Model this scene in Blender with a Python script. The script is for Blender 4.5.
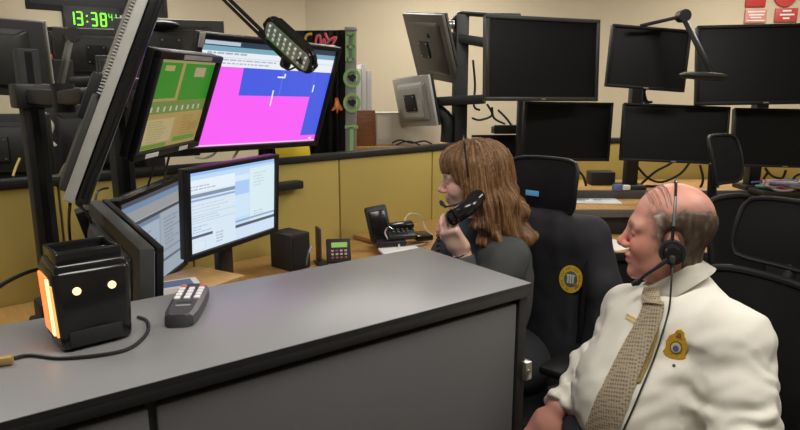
import bpy, bmesh, math, random
import numpy as np
from mathutils import Vector, Matrix, Euler

# ------------------------------------------------------------------ camera, world, lights, exposure
for o in list(bpy.data.objects): bpy.data.objects.remove(o)
SC = bpy.context.scene
COL = SC.collection
F_PX, PITCH, CAMZ = 620.0, math.radians(11.4), 1.55
cd = bpy.data.cameras.new('camera'); cd.sensor_width = 36.0; cd.lens = 36.0*F_PX/800.0; cd.clip_start = 0.05
cam = bpy.data.objects.new('camera', cd); COL.objects.link(cam)
cam.location = (0, 0, CAMZ); cam.rotation_euler = (math.pi/2-PITCH, 0, 0)
SC.camera = cam
SC.view_settings.view_transform = 'Standard'; SC.view_settings.look = 'None'
SC.view_settings.gamma = 1.0; SC.view_settings.exposure = 0.28; SC.view_settings.use_curve_mapping = False
w = bpy.data.worlds.new('world'); SC.world = w; w.use_nodes = True
w.node_tree.nodes['Background'].inputs[0].default_value = (0.9, 0.92, 1.0, 1)
w.node_tree.nodes['Background'].inputs[1].default_value = 0.05
CEIL = 2.75
LAMPS = [(-1.6, 4.3), (1.1, 3.6), (1.9, 1.2), (-1.9, 1.6), (0.15, 0.75), (0.2, 5.2), (2.9, 4.7)]
LAMP_W = [20, 18, 21, 15, 19, 19, 22]

# ------------------------------------------------------------------ helpers
R = math.radians
def V(*a): return Vector(a)
def ray(px, py):
    fw = V(0, math.cos(PITCH), -math.sin(PITCH)); up = V(0, math.sin(PITCH), math.cos(PITCH))
    return V(1, 0, 0)*((px-400)/F_PX) + fw - up*((py-215)/F_PX)
def P(px, py, Y):
    d = ray(px, py); return V(0, 0, CAMZ) + d*(Y/d.y)
def PZ(px, py, Z):
    d = ray(px, py); return V(0, 0, CAMZ) + d*((Z-CAMZ)/d.z)

MATS = {}
def mat(name, col, rough=0.5, metal=0.0, var=0.0, vscale=30.0, bump=0.0, bscale=200.0, emit=0.0, spec=0.5, trans=0.0, stretch=None, coat=0.0):
    if name in MATS: return MATS[name]
    m = bpy.data.materials.new(name); m.use_nodes = True; nt = m.node_tree
    b = nt.nodes['Principled BSDF']
    b.inputs['Base Color'].default_value = (*col, 1); b.inputs['Roughness'].default_value = rough
    b.inputs['Metallic'].default_value = metal; b.inputs['Specular IOR Level'].default_value = spec
    b.inputs['Coat Weight'].default_value = coat
    if trans: b.inputs['Transmission Weight'].default_value = trans
    if emit:
        b.inputs['Emission Color'].default_value = (*col, 1); b.inputs['Emission Strength'].default_value = emit
    tc = nt.nodes.new('ShaderNodeTexCoord')
    src = tc.outputs['Object']
    if stretch:
        mp = nt.nodes.new('ShaderNodeMapping'); mp.inputs['Scale'].default_value = stretch
        nt.links.new(src, mp.inputs['Vector']); src = mp.outputs['Vector']
    if var:
        n = nt.nodes.new('ShaderNodeTexNoise'); n.inputs['Scale'].default_value = vscale; n.inputs['Detail'].default_value = 5
        nt.links.new(src, n.inputs['Vector'])
        r = nt.nodes.new('ShaderNodeMapRange'); r.inputs['From Min'].default_value = 0.3; r.inputs['From Max'].default_value = 0.7
        r.inputs['To Min'].default_value = 1-var; r.inputs['To Max'].default_value = 1+var
        nt.links.new(n.outputs['Fac'], r.inputs['Value'])
        mx = nt.nodes.new('ShaderNodeVectorMath'); mx.operation = 'SCALE'; mx.inputs[0].default_value = col
        nt.links.new(r.outputs['Result'], mx.inputs['Scale']); nt.links.new(mx.outputs['Vector'], b.inputs['Base Color'])
    if bump:
        n2 = nt.nodes.new('ShaderNodeTexNoise'); n2.inputs['Scale'].default_value = bscale; n2.inputs['Detail'].default_value = 3
        nt.links.new(src, n2.inputs['Vector'])
        bp = nt.nodes.new('ShaderNodeBump'); bp.inputs['Strength'].default_value = bump; bp.inputs['Distance'].default_value = 0.002
        nt.links.new(n2.outputs['Fac'], bp.inputs['Height']); nt.links.new(bp.outputs['Normal'], b.inputs['Normal'])
    MATS[name] = m; return m
def colmat(name, rough=0.5, emit=0.0, bump=0.0, bscale=150, sss=0.0, spec=0.5, stretch=None):
    """colour from the mesh's own 'Col' attribute (print, hair, skin)"""
    if name in MATS: return MATS[name]
    m = bpy.data.materials.new(name); m.use_nodes = True; nt = m.node_tree; b = nt.nodes['Principled BSDF']
    a = nt.nodes.new('ShaderNodeVertexColor'); a.layer_name = 'Col'
    b.inputs['Roughness'].default_value = rough; b.inputs['Specular IOR Level'].default_value = spec
    if emit:
        b.inputs['Base Color'].default_value = (0.01, 0.01, 0.01, 1)
        nt.links.new(a.outputs['Color'], b.inputs['Emission Color']); b.inputs['Emission Strength'].default_value = emit
    else:
        nt.links.new(a.outputs['Color'], b.inputs['Base Color'])
    if sss:
        b.inputs['Subsurface Weight'].default_value = sss; b.inputs['Subsurface Radius'].default_value = (0.01, 0.004, 0.002)
        b.inputs['Subsurface Scale'].default_value = 0.3
    if bump:
        tc = nt.nodes.new('ShaderNodeTexCoord'); n2 = nt.nodes.new('ShaderNodeTexNoise'); n2.inputs['Scale'].default_value = bscale
        src = tc.outputs['Object']
        if stretch:
            mp = nt.nodes.new('ShaderNodeMapping'); mp.inputs['Scale'].default_value = stretch
            nt.links.new(src, mp.inputs['Vector']); src = mp.outputs['Vector']
        nt.links.new(src, n2.inputs['Vector'])
        bp = nt.nodes.new('ShaderNodeBump'); bp.inputs['Strength'].default_value = bump; bp.inputs['Distance'].default_value = 0.002
        nt.links.new(n2.outputs['Fac'], bp.inputs['Height']); nt.links.new(bp.outputs['Normal'], b.inputs['Normal'])
    MATS[name] = m; return m

MW = {}          # thing -> world matrix
def thing(name, label, cat, loc=(0,0,0), rot=(0,0,0), group=None, M=None):
    o = bpy.data.objects.new(name, None); COL.objects.link(o); o.empty_display_size = 0.05
    if M is None: M = Matrix.Translation(loc) @ Euler(rot, 'XYZ').to_matrix().to_4x4()
    o.matrix_world = M; MW[o.name] = M.copy()
    o['label'] = label; o['category'] = cat
    if group: o['group'] = group
    return o
def tag(o, label, cat, group=None):
    o['label'] = label; o['category'] = cat
    if group: o['group'] = group
    return o
def link_mesh(name, me, m, parent=None, kind=None, label=None):
    o = bpy.data.objects.new(name, me); COL.objects.link(o)
    for mm in (m if isinstance(m, (list, tuple)) else [m]): me.materials.append(mm)
    if parent is not None:
        o.parent = parent; MW[o.name] = MW[parent.name]
    if kind: o['kind'] = kind
    if label: o['label'] = label
    return o
def obj(name, bm, m, parent=None, local=False, smooth=True, kind=None, label=None):
    """bm is in world coordinates unless local (then in the parent's frame)"""
    if parent is not None and not local: bm.transform(MW[parent.name].inverted())
    loc = None
    if parent is None:
        xs = [v.co for v in bm.verts]
        loc = V((min(v.x for v in xs)+max(v.x for v in xs))/2, (min(v.y for v in xs)+max(v.y for v in xs))/2, min(v.z for v in xs))
        bm.transform(Matrix.Translation(-loc))
    bmesh.ops.recalc_face_normals(bm, faces=bm.faces)
    me = bpy.data.meshes.new(name); bm.to_mesh(me); bm.free()
    if smooth:
        me.shade_smooth()
        try: me.set_sharp_from_angle(angle=R(38))
        except Exception: pass
    o = link_mesh(name, me, m, parent, kind, label)
    if loc is not None: o.location = loc; MW[o.name] = Matrix.Translation(loc)
    return o
def structure(o): o['kind'] = 'structure'; return o
def nb(): return bmesh.new()
def box(bm, c, s, rot=None, bev=0.0, M=None):
    r = bmesh.ops.create_cube(bm, size=1.0); vs = r['verts']
    bmesh.ops.scale(bm, vec=s, verts=vs)
    if bev:
        es = list({e for v in vs for e in v.link_edges})
        q = bmesh.ops.bevel(bm, geom=es, offset=bev, segments=2, affect='EDGES', profile=0.5)
        vs = list({v for f in q['faces'] for v in f.verts} | {v for v in vs if v.is_valid})
    T = Matrix.Translation(c)
    if rot is not None: T = T @ (rot.to_4x4() if isinstance(rot, Matrix) else Euler(rot, 'XYZ').to_matrix().to_4x4())
    if M is not None: T = M @ T
    bmesh.ops.transform(bm, matrix=T, verts=vs)
    return vs
def boxb(c, s, rot=None, bev=0.0): b = nb(); box(b, c, s, rot, bev); return b
def beam(bm, a, b, wx, wy, bev=0.0, upv=(0,0,1)):
    """box-section bar from a to b"""
    a = Vector(a); b = Vector(b); z = (b-a); L = z.length; z.normalize(); u = Vector(upv)
    if abs(z.dot(u)) > 0.99: u = V(0, 1, 0)
    x = u.cross(z).normalized(); y = z.cross(x)
    Mx = Matrix((x, y, z)).transposed()
    return box(bm, (a+b)/2, (wx, wy, L), Mx, bev)
def cyl(bm, a, b, r0, r1=None, seg=16, cap=True):
    a = Vector(a); b = Vector(b); z = (b-a).normalized(); u = V(0,0,1) if abs(z.z) < .95 else V(1,0,0)
    x = u.cross(z).normalized(); y = z.cross(x); r1 = r0 if r1 is None else r1
    A = [bm.verts.new(a + (x*math.cos(t)+y*math.sin(t))*r0) for t in [2*math.pi*i/seg for i in range(seg)]]
    B = [bm.verts.new(b + (x*math.cos(t)+y*math.sin(t))*r1) for t in [2*math.pi*i/seg for i in range(seg)]]
    for i in range(seg): bm.faces.new((A[i], A[(i+1)%seg], B[(i+1)%seg], B[i]))
    if cap: bm.faces.new(A[::-1]); bm.faces.new(B)
    return A+B
def smoothpath(pts, k=6):
    pts = [Vector(p) for p in pts]; out = []
    for i in range(len(pts)-1):
        p0 = pts[max(i-1,0)]; p1 = pts[i]; p2 = pts[i+1]; p3 = pts[min(i+2, len(pts)-1)]
        for j in range(k):
            t = j/k
            out.append(0.5*((2*p1)+(p2-p0)*t+(2*p0-5*p1+4*p2-p3)*t*t+(3*p1-p0-3*p2+p3)*t**3))
    out.append(pts[-1]); return out
def tube(bm, pts, r, seg=8, smooth=0, flat=None):
    if smooth: pts = smoothpath(pts, smooth)
    pts = [Vector(p) for p in pts]; n = len(pts)
    rs = r if isinstance(r, (list, tuple)) else [r]*n
    if len(rs) != n: rs = [rs[min(int(i*len(rs)/n), len(rs)-1)] for i in range(n)]
    rings = []; x = None
    for i, p in enumerate(pts):
        t = (pts[min(i+1,n-1)]-pts[max(i-1,0)]).normalized()
        if x is None:
            u = V(0,0,1) if abs(t.z) < .9 else V(1,0,0); x = u.cross(t).normalized()
        else:
            x = (x - t*x.dot(t)).normalized()
        y = t.cross(x); fl = flat or 1.0
        rings.append([bm.verts.new(p+(x*math.cos(a)*rs[i]+y*math.sin(a)*rs[i]*fl)) for a in [2*math.pi*k/seg for k in range(seg)]])
    for i in range(n-1):
        for k in range(seg): bm.faces.new((rings[i][k], rings[i][(k+1)%seg], rings[i+1][(k+1)%seg], rings[i+1][k]))
    bm.faces.new(rings[0][::-1]); bm.faces.new(rings[-1])
def tubeb(pts, r, seg=8, smooth=0, flat=None): b = nb(); tube(b, pts, r, seg, smooth, flat); return b
def prism(bm, outline, thick, M):
    """2D outline (x,z) extruded by thick along +y, then placed by M"""
    A = [bm.verts.new(M @ V(x, 0, z)) for x, z in outline]; B = [bm.verts.new(M @ V(x, thick, z)) for x, z in outline]
    n = len(outline)
    bm.faces.new(A); bm.faces.new(B[::-1])
    for i in range(n): bm.faces.new((A[i], B[i], B[(i+1)%n], A[(i+1)%n]))
def rrect(w, h, r, k=5):
    out = []
    for cx, cz, a0 in ((w/2-r, h/2-r, 0), (-w/2+r, h/2-r, 90), (-w/2+r, -h/2+r, 180), (w/2-r, -h/2+r, 270)):
        for i in range(k+1):
            a = R(a0+90*i/k); out.append((cx+r*math.cos(a), cz+r*math.sin(a)))
    return out
def grid_mesh(bm, rows, closed=False):
    vs = [[bm.verts.new(p) for p in r] for r in rows]
    for i in range(len(vs)-1):
        n = len(vs[i])
        for j in range(n if closed else n-1):
            bm.faces.new((vs[i][j], vs[i][(j+1)%n], vs[i+1][(j+1)%n], vs[i+1][j]))
    return vs
def basis(x, y, z, loc=(0,0,0)):
    M = Matrix((Vector(x), Vector(y), Vector(z))).transposed().to_4x4(); M.translation = Vector(loc); return M
def print_mesh(name, rects, m, parent, M=None, base_y=0.0, step=0.0002):
    """flat print: coloured quads on a screen or sheet. rects: (x0,z0,x1,z1,(r,g,b)); -y is the front"""
    vs, fs, cs = [], [], []
    for i, (x0, z0, x1, z1, c) in enumerate(rects):
        y = base_y - step*i*0.5
        k = len(vs); vs += [(x0,y,z0),(x1,y,z0),(x1,y,z1),(x0,y,z1)]; fs.append((k,k+1,k+2,k+3)); cs += [(*c,1)]*4
    me = bpy.data.meshes.new(name); me.from_pydata(vs, [], fs)
    if M is not None: me.transform(M)
    at = me.color_attributes.new('Col', 'FLOAT_COLOR', 'POINT'); at.data.foreach_set('color', [x for c in cs for x in c])
    return link_mesh(name, me, m, parent)
def text_mesh(name, s, size, m, parent, M, extrude=0.0004, bold=0.0):
    cu = bpy.data.curves.new(name, 'FONT'); cu.body = s; cu.size = size; cu.extrude = extrude; cu.offset = bold
    cu.align_x = 'CENTER'; cu.align_y = 'CENTER'
    o = bpy.data.objects.new(name, cu); COL.objects.link(o)
    me = bpy.data.meshes.new_from_object(o); bpy.data.objects.remove(o)
    me.transform(M @ Euler((math.pi/2, 0, 0)).to_matrix().to_4x4())
    return link_mesh(name, me, m, parent)
def copy_tree(o, parent=None):
    c = o.copy(); COL.objects.link(c)
    if parent is not None: c.parent = parent
    for ch in list(o.children): copy_tree(ch, c)
    return c

# ------------------------------------------------------------------ implicit-surface sculpting (numpy)
def _h(n): n = (n << 13) ^ n; return ((n*(n*n*15731+789221)+1376312589) & 0x7fffffff)/1073741824.0-1.0
def noise(p):
    i = np.floor(p).astype(np.int64); f = p-i; f = f*f*(3-2*f); out = 0
    for dx in (0,1):
        wx = f[...,0] if dx else 1-f[...,0]
        for dy in (0,1):
            wy = f[...,1] if dy else 1-f[...,1]
            for dz in (0,1):
                wz = f[...,2] if dz else 1-f[...,2]
                with np.errstate(over='ignore'):
                    out = out + wx*wy*wz*_h(((i[...,0]+dx)*57+(i[...,1]+dy)*7919+(i[...,2]+dz)*104729) & 0x7ffffff)
    return out
def ell(p, c, r, M=None):
    q = p-np.asarray(c)
    if M is not None: q = q @ np.asarray(M).T
    r = np.asarray(r); k0 = np.linalg.norm(q/r, axis=-1); k1 = np.linalg.norm(q/(r*r), axis=-1)
    return k0*(k0-1)/np.maximum(k1, 1e-9)
def cap(p, a, b, ra, rb=None):
    a = np.asarray(a, float); b = np.asarray(b, float); rb = ra if rb is None else rb
    ab = b-a; t = np.clip(((p-a)@ab)/(ab@ab), 0, 1)
    return np.linalg.norm(p-a-t[...,None]*ab, axis=-1)-(ra+(rb-ra)*t)
def rbox(p, c, h, r, M=None):
    q = p-np.asarray(c)
    if M is not None: q = q @ np.asarray(M).T
    d = np.abs(q)-(np.asarray(h)-r)
    return np.linalg.norm(np.maximum(d,0),axis=-1)+np.minimum(d.max(-1),0)-r
def smin(a, b, k):
    h = np.clip(0.5+0.5*(b-a)/k, 0, 1); return b+(a-b)*h-k*h*(1-h)
def smax(a, b, k): return -smin(-a, -b, k)
def nets(fn, lo, hi, s):
    lo = np.asarray(lo, float); hi = np.asarray(hi, float); n = np.ceil((hi-lo)/s).astype(int)+1
    ax = [lo[i]+s*np.arange(n[i]) for i in range(3)]
    G = np.stack(np.meshgrid(*ax, indexing='ij'), -1)
    v = np.empty(n)
    for i in range(0, n[0], 24): v[i:i+24] = fn(G[i:i+24])
    S = v < 0; nc = n-1
    idx = [slice(0,-1), slice(1,None)]
    cnt = np.zeros(nc); acc = np.zeros((*nc, 3))
    for a in range(3):
        b, c = (a+1)%3, (a+2)%3
        for ob in (0,1):
            for oc in (0,1):
                s0 = [None]*3; s1 = [None]*3
                s0[a] = idx[0]; s1[a] = idx[1]; s0[b] = s1[b] = idx[ob]; s0[c] = s1[c] = idx[oc]
                s0 = tuple(s0); s1 = tuple(s1); m = S[s0] != S[s1]
                if not m.any(): continue
                w_ = np.nonzero(m); va = v[s0][w_]; vb = v[s1][w_]; t = va/(va-vb)
                pt = np.stack(w_, -1).astype(float); pt[:,a] += t; pt[:,b] += ob; pt[:,c] += oc
                acc[w_] += pt; cnt[w_] += 1
    act = cnt > 0; ids = -np.ones(nc, int); ids[act] = np.arange(act.sum())
    verts = lo+s*(acc[act]/cnt[act][:,None])
    quads = []
    for a in range(3):
        b, c = (a+1)%3, (a+2)%3
        s0 = [slice(1,-1)]*3; s1 = [slice(1,-1)]*3; s0[a] = slice(0,-1); s1[a] = slice(1,None)
        A = S[tuple(s0)]; B = S[tuple(s1)]; w_ = np.array(np.nonzero(A != B)).T
        if len(w_) == 0: continue
        flip = A[tuple(w_.T)]
        base = w_.copy(); base[:,b] += 1; base[:,c] += 1
        def cid(db, dc):
            q = base.copy(); q[:,b] -= db; q[:,c] -= dc; return ids[tuple(q.T)]
        Q = np.stack([cid(1,1), cid(0,1), cid(0,0), cid(1,0)], -1)
        Q[~flip] = Q[~flip][:, ::-1]; quads.append(Q)
    return verts, np.concatenate(quads)
def sculpt(name, parts, m, parent, colfn=None, kind=None, label=None):
    """parts: list of (verts, quads) in world coordinates -> one mesh under parent"""
    vs, fs, k = [], [], 0
    for vv, qq in parts: vs.append(vv); fs.append(qq+k); k += len(vv)
    vs = np.concatenate(vs); fs = np.concatenate(fs)
    me = bpy.data.meshes.new(name); me.from_pydata(vs.tolist(), [], fs.tolist())
    if colfn is not None:
        c = np.clip(colfn(vs), 0, 1); c = np.concatenate([c, np.ones((len(c),1))], 1)
        at = me.color_attributes.new('Col', 'FLOAT_COLOR', 'POINT'); at.data.foreach_set('color', c.astype(np.float32).ravel())
    if parent is not None: me.transform(MW[parent.name].inverted())
    me.shade_smooth()
    return link_mesh(name, me, m, parent, kind, label)
def sm(a, b, x): t = np.clip((x-a)/(b-a), 0, 1); return t*t*(3-2*t)
def mixc(c, d, t): return c*(1-t[:,None])+np.asarray(d)*t[:,None]
# ------------------------------------------------------------------ materials
BLK = mat('black_plastic', (0.018,0.018,0.019), 0.42, var=0.15, vscale=60)
BLKM = mat('black_matte', (0.016,0.016,0.017), 0.6, var=0.15, vscale=40)
BLKG = mat('black_gloss', (0.012,0.012,0.013), 0.18)
DGREY = mat('dark_grey_plastic', (0.05,0.05,0.048), 0.5, var=0.1)
GREYB = mat('grey_back_plastic', (0.085,0.078,0.066), 0.45, var=0.05)
SILV = mat('silver_plastic', (0.44,0.435,0.405), 0.4, var=0.05)
WALL = mat('beige_paint', (0.58,0.50,0.36), 0.8, var=0.03, vscale=3, bump=0.15, bscale=300)
CEILM = mat('ceiling_tile', (0.75,0.74,0.70), 0.9, var=0.05, vscale=80)
FLOORM = mat('carpet', (0.06,0.06,0.065), 0.95, var=0.3, vscale=300, bump=0.5, bscale=500)
YEL = mat('mustard_fabric', (0.50,0.385,0.105), 0.85, var=0.06, vscale=400, bump=0.25, bscale=900)
LAM = mat('grey_laminate', (0.218,0.22,0.226), 0.36, var=0.035, vscale=500)
FAB = mat('grey_fabric', (0.115,0.115,0.119), 0.9, var=0.10, vscale=700, bump=0.3, bscale=900)
WOOD = mat('oak_laminate', (0.50,0.29,0.10), 0.42, var=0.14, vscale=6, stretch=(12, 1.5, 12))
SCROFF = mat('dark_screen', (0.006,0.006,0.007), 0.38, spec=.28)
MESHM = mat('chair_mesh', (0.010,0.010,0.011), 0.8, var=0.3, vscale=900, bump=0.5, bscale=900)
STEEL = mat('steel', (0.55,0.53,0.48), 0.35, 1.0, var=0.1)
CHROME = mat('chrome', (0.6,0.6,0.6), 0.15, 1.0)
WHITEP = mat('white_plastic', (0.86,0.85,0.82), 0.45)
WHITEC = mat('white_card', (0.80,0.79,0.74), 0.8, var=0.03)
CARD = mat('brown_box', (0.55,0.50,0.40), 0.8, var=0.05)
PRINT = colmat('printed', 0.6)
SCREEN = colmat('screen_glow', 0.3, emit=0.78)
BEZ = mat('bezel_black', (0.008,0.008,0.009), 0.5, spec=.35)
SCREEN_DIM = colmat('screen_glow_oblique', 0.3, emit=0.55)
CABLE = mat('cable_black', (0.012,0.012,0.012), 0.45)
CABLEW = mat('cable_white', (0.62,0.58,0.48), 0.5)

# ------------------------------------------------------------------ setting
WX0, WX1, WY0, WY1 = -4.4, 4.4, -2.2, 6.4
b = nb(); box(b, (0, 2.1, -0.05), (8.9, 8.8, 0.1)); structure(obj('floor', b, FLOORM))
b = nb(); box(b, (0, 2.1, CEIL+0.05), (8.9, 8.8, 0.1)); structure(obj('ceiling', b, CEILM))
def wall(name, a, c, t=0.1):
    a = Vector(a); c = Vector(c); d = (c-a).normalized(); nrm = V(-d.y, d.x, 0)
    b = nb(); q = [a, c, c+nrm*t, a+nrm*t]
    lo = [b.verts.new((p.x,p.y,0)) for p in q]; hi = [b.verts.new((p.x,p.y,CEIL)) for p in q]
    b.faces.new(lo[::-1]); b.faces.new(hi)
    for i in range(4): b.faces.new((lo[i], lo[(i+1)%4], hi[(i+1)%4], hi[i]))
    return structure(obj(name, b, WALL, smooth=False))
CORN = V(-0.92, 6.3, 0)
LW_END = V(-4.4, 6.3-3.48*0.75, 0)
wall('wall_left', CORN, LW_END, -0.1)          # the wall with the clock
wall('wall_back', CORN, (4.4, 5.55, 0))
wall('wall_right', (4.4, 5.55, 0), (4.4, -2.2, 0))
wall('wall_front', (4.4, -2.2, 0), (-4.4, -2.2, 0))
wall('wall_side', (-4.4, -2.2, 0), LW_END)
# ceiling lamps
LFR = mat('lamp_frame', (0.8,0.8,0.78), 0.5)
LEM = mat('lamp_diffuser', (1.0,0.96,0.88), 0.5, emit=2.2)
for i, (x, y) in enumerate(LAMPS):
    t = thing('ceiling_light', 'flat recessed fluorescent ceiling panel in the office ceiling', 'light', (x, y, CEIL-0.03), group='ceiling panels')
    b = nb()
    for sx in (-1, 1): box(b, (sx*0.62, 0, 0.015), (0.04, 0.64, 0.03)); box(b, (0, sx*0.31, 0.015), (1.2, 0.02, 0.03))
    obj('frame', b, LFR, t, local=True)
    obj('diffuser', boxb((0,0,0.02), (1.2,0.6,0.012)), LEM, t, local=True)
    ld = bpy.data.lights.new('panel_lamp', 'AREA'); ld.shape = 'RECTANGLE'; ld.size = 1.15; ld.size_y = 0.55; ld.energy = LAMP_W[i]; ld.color = (1.0, 0.955, 0.885)
    lo = bpy.data.objects.new('panel_lamp', ld); COL.objects.link(lo); lo.parent = t; lo.location = (0, 0, -0.01)

# ------------------------------------------------------------------ foreground counter
TH = R(36.2); cu = V(math.cos(TH), math.sin(TH), 0); cn = V(-math.sin(TH), math.cos(TH), 0)
def C(u, n, z): return cu*u+cn*n+V(0,0,z)
rotc = (0, 0, TH)
U0, U1, N0, N1, CT = -1.2, 1.163, 1.02, 1.475, 1.07
t = thing('service_counter', 'long grey laminate counter with black edging and grey fabric panels in the foreground', 'counter', C(0.3, 1.24, 0), rotc)
obj('top', boxb(C((U0+U1)/2, (N0+N1)/2, CT-0.008), (U1-U0-.004, N1-N0-.004, 0.016), rotc, 0.0015), LAM, t)
b = nb(); box(b, C((U0+U1)/2, (N0+N1)/2, CT-0.021), (U1-U0, N1-N0, 0.028), rotc, 0.003)
box(b, C((U0+U1)/2, N0+0.001, CT-0.006), (U1-U0, 0.003, 0.011), rotc); box(b, C(U1-0.001, (N0+N1)/2, CT-0.006), (0.003, N1-N0, 0.011), rotc)
obj('edge_band', b, BLK, t)
seams = [U0, -0.42, 0.232, U1-0.035]
for i in range(3):
    a_, c_ = seams[i]+0.006, seams[i+1]-0.006
    obj('fabric_panel', boxb(C((a_+c_)/2, N0+0.035, 0.53), (c_-a_, 0.05, 0.98), rotc, 0.006), FAB, t)
    obj('fabric_panel', boxb(C((a_+c_)/2, N1-0.035, 0.53), (c_-a_, 0.05, 0.98), rotc, 0.006), FAB, t)
for s in seams[1:3]:
    for n_ in (N0+.04, N1-.04): obj('joint_strip', boxb(C(s, n_, 0.53), (0.02, 0.045, 1.0), rotc), BLKM, t)
b = nb(); box(b, C(U1-0.02, (N0+N1)/2, 0.52), (0.03, N1-N0-0.016, 1.04), rotc, 0.003)
obj('end_panel', b, BLKM, t)
b = nb(); box(b, C(U1-0.010, N0+0.004, 0.835), (0.024, 0.03, 0.05), rotc, 0.003)
br = obj('latch_plate', b, STEEL, t, label='small steel latch plate on the counter end')
b = nb(); cyl(b, C(U1-0.010, N0-0.014, 0.835), C(U1-0.010, N0-0.008, 0.835), 0.007); obj('latch_bolt', b, STEEL, br)
obj('kick_plate', boxb(C((U0+U1)/2-.01, (N0+N1)/2, 0.03), (U1-U0-0.06, N1-N0-0.1, 0.06), rotc), BLKM, t)

# black table-top lantern with glowing side window
DP = V(-.614,1.160,CT); dyaw = R(41)
t = thing('electric_lantern', 'black box shaped electric lamp with open tray top and glowing orange side window', 'lamp', M=Matrix.Translation(DP) @ Matrix.Rotation(dyaw,4,'Z') @ Matrix.Diagonal((1.10,1.05,1.10,1)))
def taper(w0, d0, z0, w1, d1, z1, bev=0.012):
    b = nb(); vs = []
    for w_, d_, z_ in ((w0,d0,z0),(w1,d1,z1)):
        vs.append([b.verts.new((x,y,z_)) for x,y in ((-w_/2,-d_/2),(w_/2,-d_/2),(w_/2,d_/2),(-w_/2,d_/2))])
    b.faces.new(vs[0][::-1]); b.faces.new(vs[1])
    for i in range(4): b.faces.new((vs[0][i],vs[0][(i+1)%4],vs[1][(i+1)%4],vs[1][i]))
    if bev: bmesh.ops.bevel(b, geom=list(b.edges), offset=bev, segments=3, affect='EDGES', profile=0.5)
    return b
obj('body', taper(0.116,0.112,0.0,0.126,0.122,0.142,0.012), BLKG, t, local=True)
b = taper(0.118,0.114,0.138,0.108,0.104,0.152,0.004); obj('shoulder', b, BLKG, t, local=True)
b = nb()
for (c_, s_) in (((0,-.047,.160),(.104,.008,.022)), ((0,.047,.160),(.104,.008,.022)), ((-.048,0,.160),(.008,.094,.022)), ((.048,0,.160),(.008,.094,.022))): box(b, c_, s_, None, 0.0035)
tr = obj('tray_rim', b, BLKG, t, local=True)
obj('tray_bars', boxb((0,0.008,.158),(.09,.012,.008),None,.003), BLKG, tr, local=True)
obj('tray_floor', boxb((0,0,.153),(.09,.09,.004)), BLKM, t, local=True)
ORG = mat('orange_glow', (1.0,0.20,0.05), 0.4, emit=1.2); ORG2 = mat('warm_glow', (1.0,0.62,0.30), 0.4, emit=1.5); AMB = mat('amber_glow', (0.75,0.36,0.10), 0.4, emit=1.1)
b = nb()
for y0, w_ in ((-.042,.014), (.010,.07)): pass
box(b, (-.0605,.012,.075), (.006,.062,.105), (0,R(-2),0), .002); fr_ = obj('side_window', b, ORG, t, local=True, label='glowing orange side window')
b = nb(); box(b, (-.0625,-.022,.075), (.004,.012,.10), (0,R(-2),0), .001); obj('window_edge', b, ORG2, fr_, local=True)
b = nb(); box(b, (-.0605,-.043,.072), (.005,.010,.09), (0,R(-2),0), .001); obj('amber_slot', b, AMB, t, local=True)
for x in (-.028, .028):
    b = nb(); cyl(b, (x,-.0595,.106), (x,-.0625,.106), .0066, seg=20); hl = obj('light_hole', b, ORG2, t, local=True, label='small round warm glowing hole')
b = nb(); box(b, (-.003,-.0585,.022), (.085,.003,.028), None, .001); obj('base_label', b, BLKM, t, local=True)
q = lambda px, py: PZ(px, py, CT+0.004)
tag(obj('power_cable', tubeb([q(-30,366), q(6,360), q(30,355), q(60,358), q(100,355), q(130,348), q(147,333), q(147,321), q(138,317)], 0.0036, 8, 5), CABLE),
    'thin black power cable lying around the base of the black lamp', 'cable')
tag(obj('cable_plug', boxb(PZ(2,361,CT+0.009), (0.035,0.016,0.016), (0,0,R(20)), .004), mat('brass_tan', (0.35,0.24,0.08), 0.5)), 'small tan plug lying at the left end of the counter', 'plug')
# remote control
RC = V(-.470,1.30,CT); ryaw = R(9)
t = thing('remote_control', 'dark grey remote control with rows of pale buttons on the grey counter', 'remote', M=Matrix.Translation(RC) @ Matrix.Rotation(ryaw,4,'Z') @ Matrix.Diagonal((1.7,1.8,1.25,1)))
prof = [(-.054,.011),(-.05,.017),(-.035,.020),(0,.0215),(.035,.0215),(.054,.0205),(.062,.017),(.064,.011)]
rows = []
for yy, hh in prof: 
    rows.append([(x, yy, z) for x, z in ((-hh,.004),(-hh*.96,.018),(-hh*.7,.023),(hh*.7,.023),(hh*.96,.018),(hh,.004),(hh*.8,.0),(-hh*.8,.0))])
b = nb(); vs = grid_mesh(b, rows, True); b.faces.new(vs[0][::-1]); b.faces.new(vs[-1]); obj('case', b, mat('charcoal_plastic', (0.055,0.055,0.062), 0.4), t, local=True)
KW = mat('pale_button', (0.78,0.78,0.80), 0.5); KR = mat('red_button', (0.65,0.16,0.14), 0.5)
for i, x in enumerate((-.0125, 0, .0125)):
    for j in range(5):
        if j == 4 and i == 1: continue
        b = nb(); box(b, (x, .006+j*.0115, .0238), (.0078,.0085,.004), None, .0012)
        obj('button', b, KR if j == 4 else KW, t, local=True)
obj('brand_plate', boxb((0,-.022,.0232),(.018,.004,.001)), mat('grey_mark', (0.3,0.3,0.32), 0.4), t, local=True)
obj('lower_plate', boxb((0,-.010,.0232),(.02,.005,.001)), DGREY, t, local=True)

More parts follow.
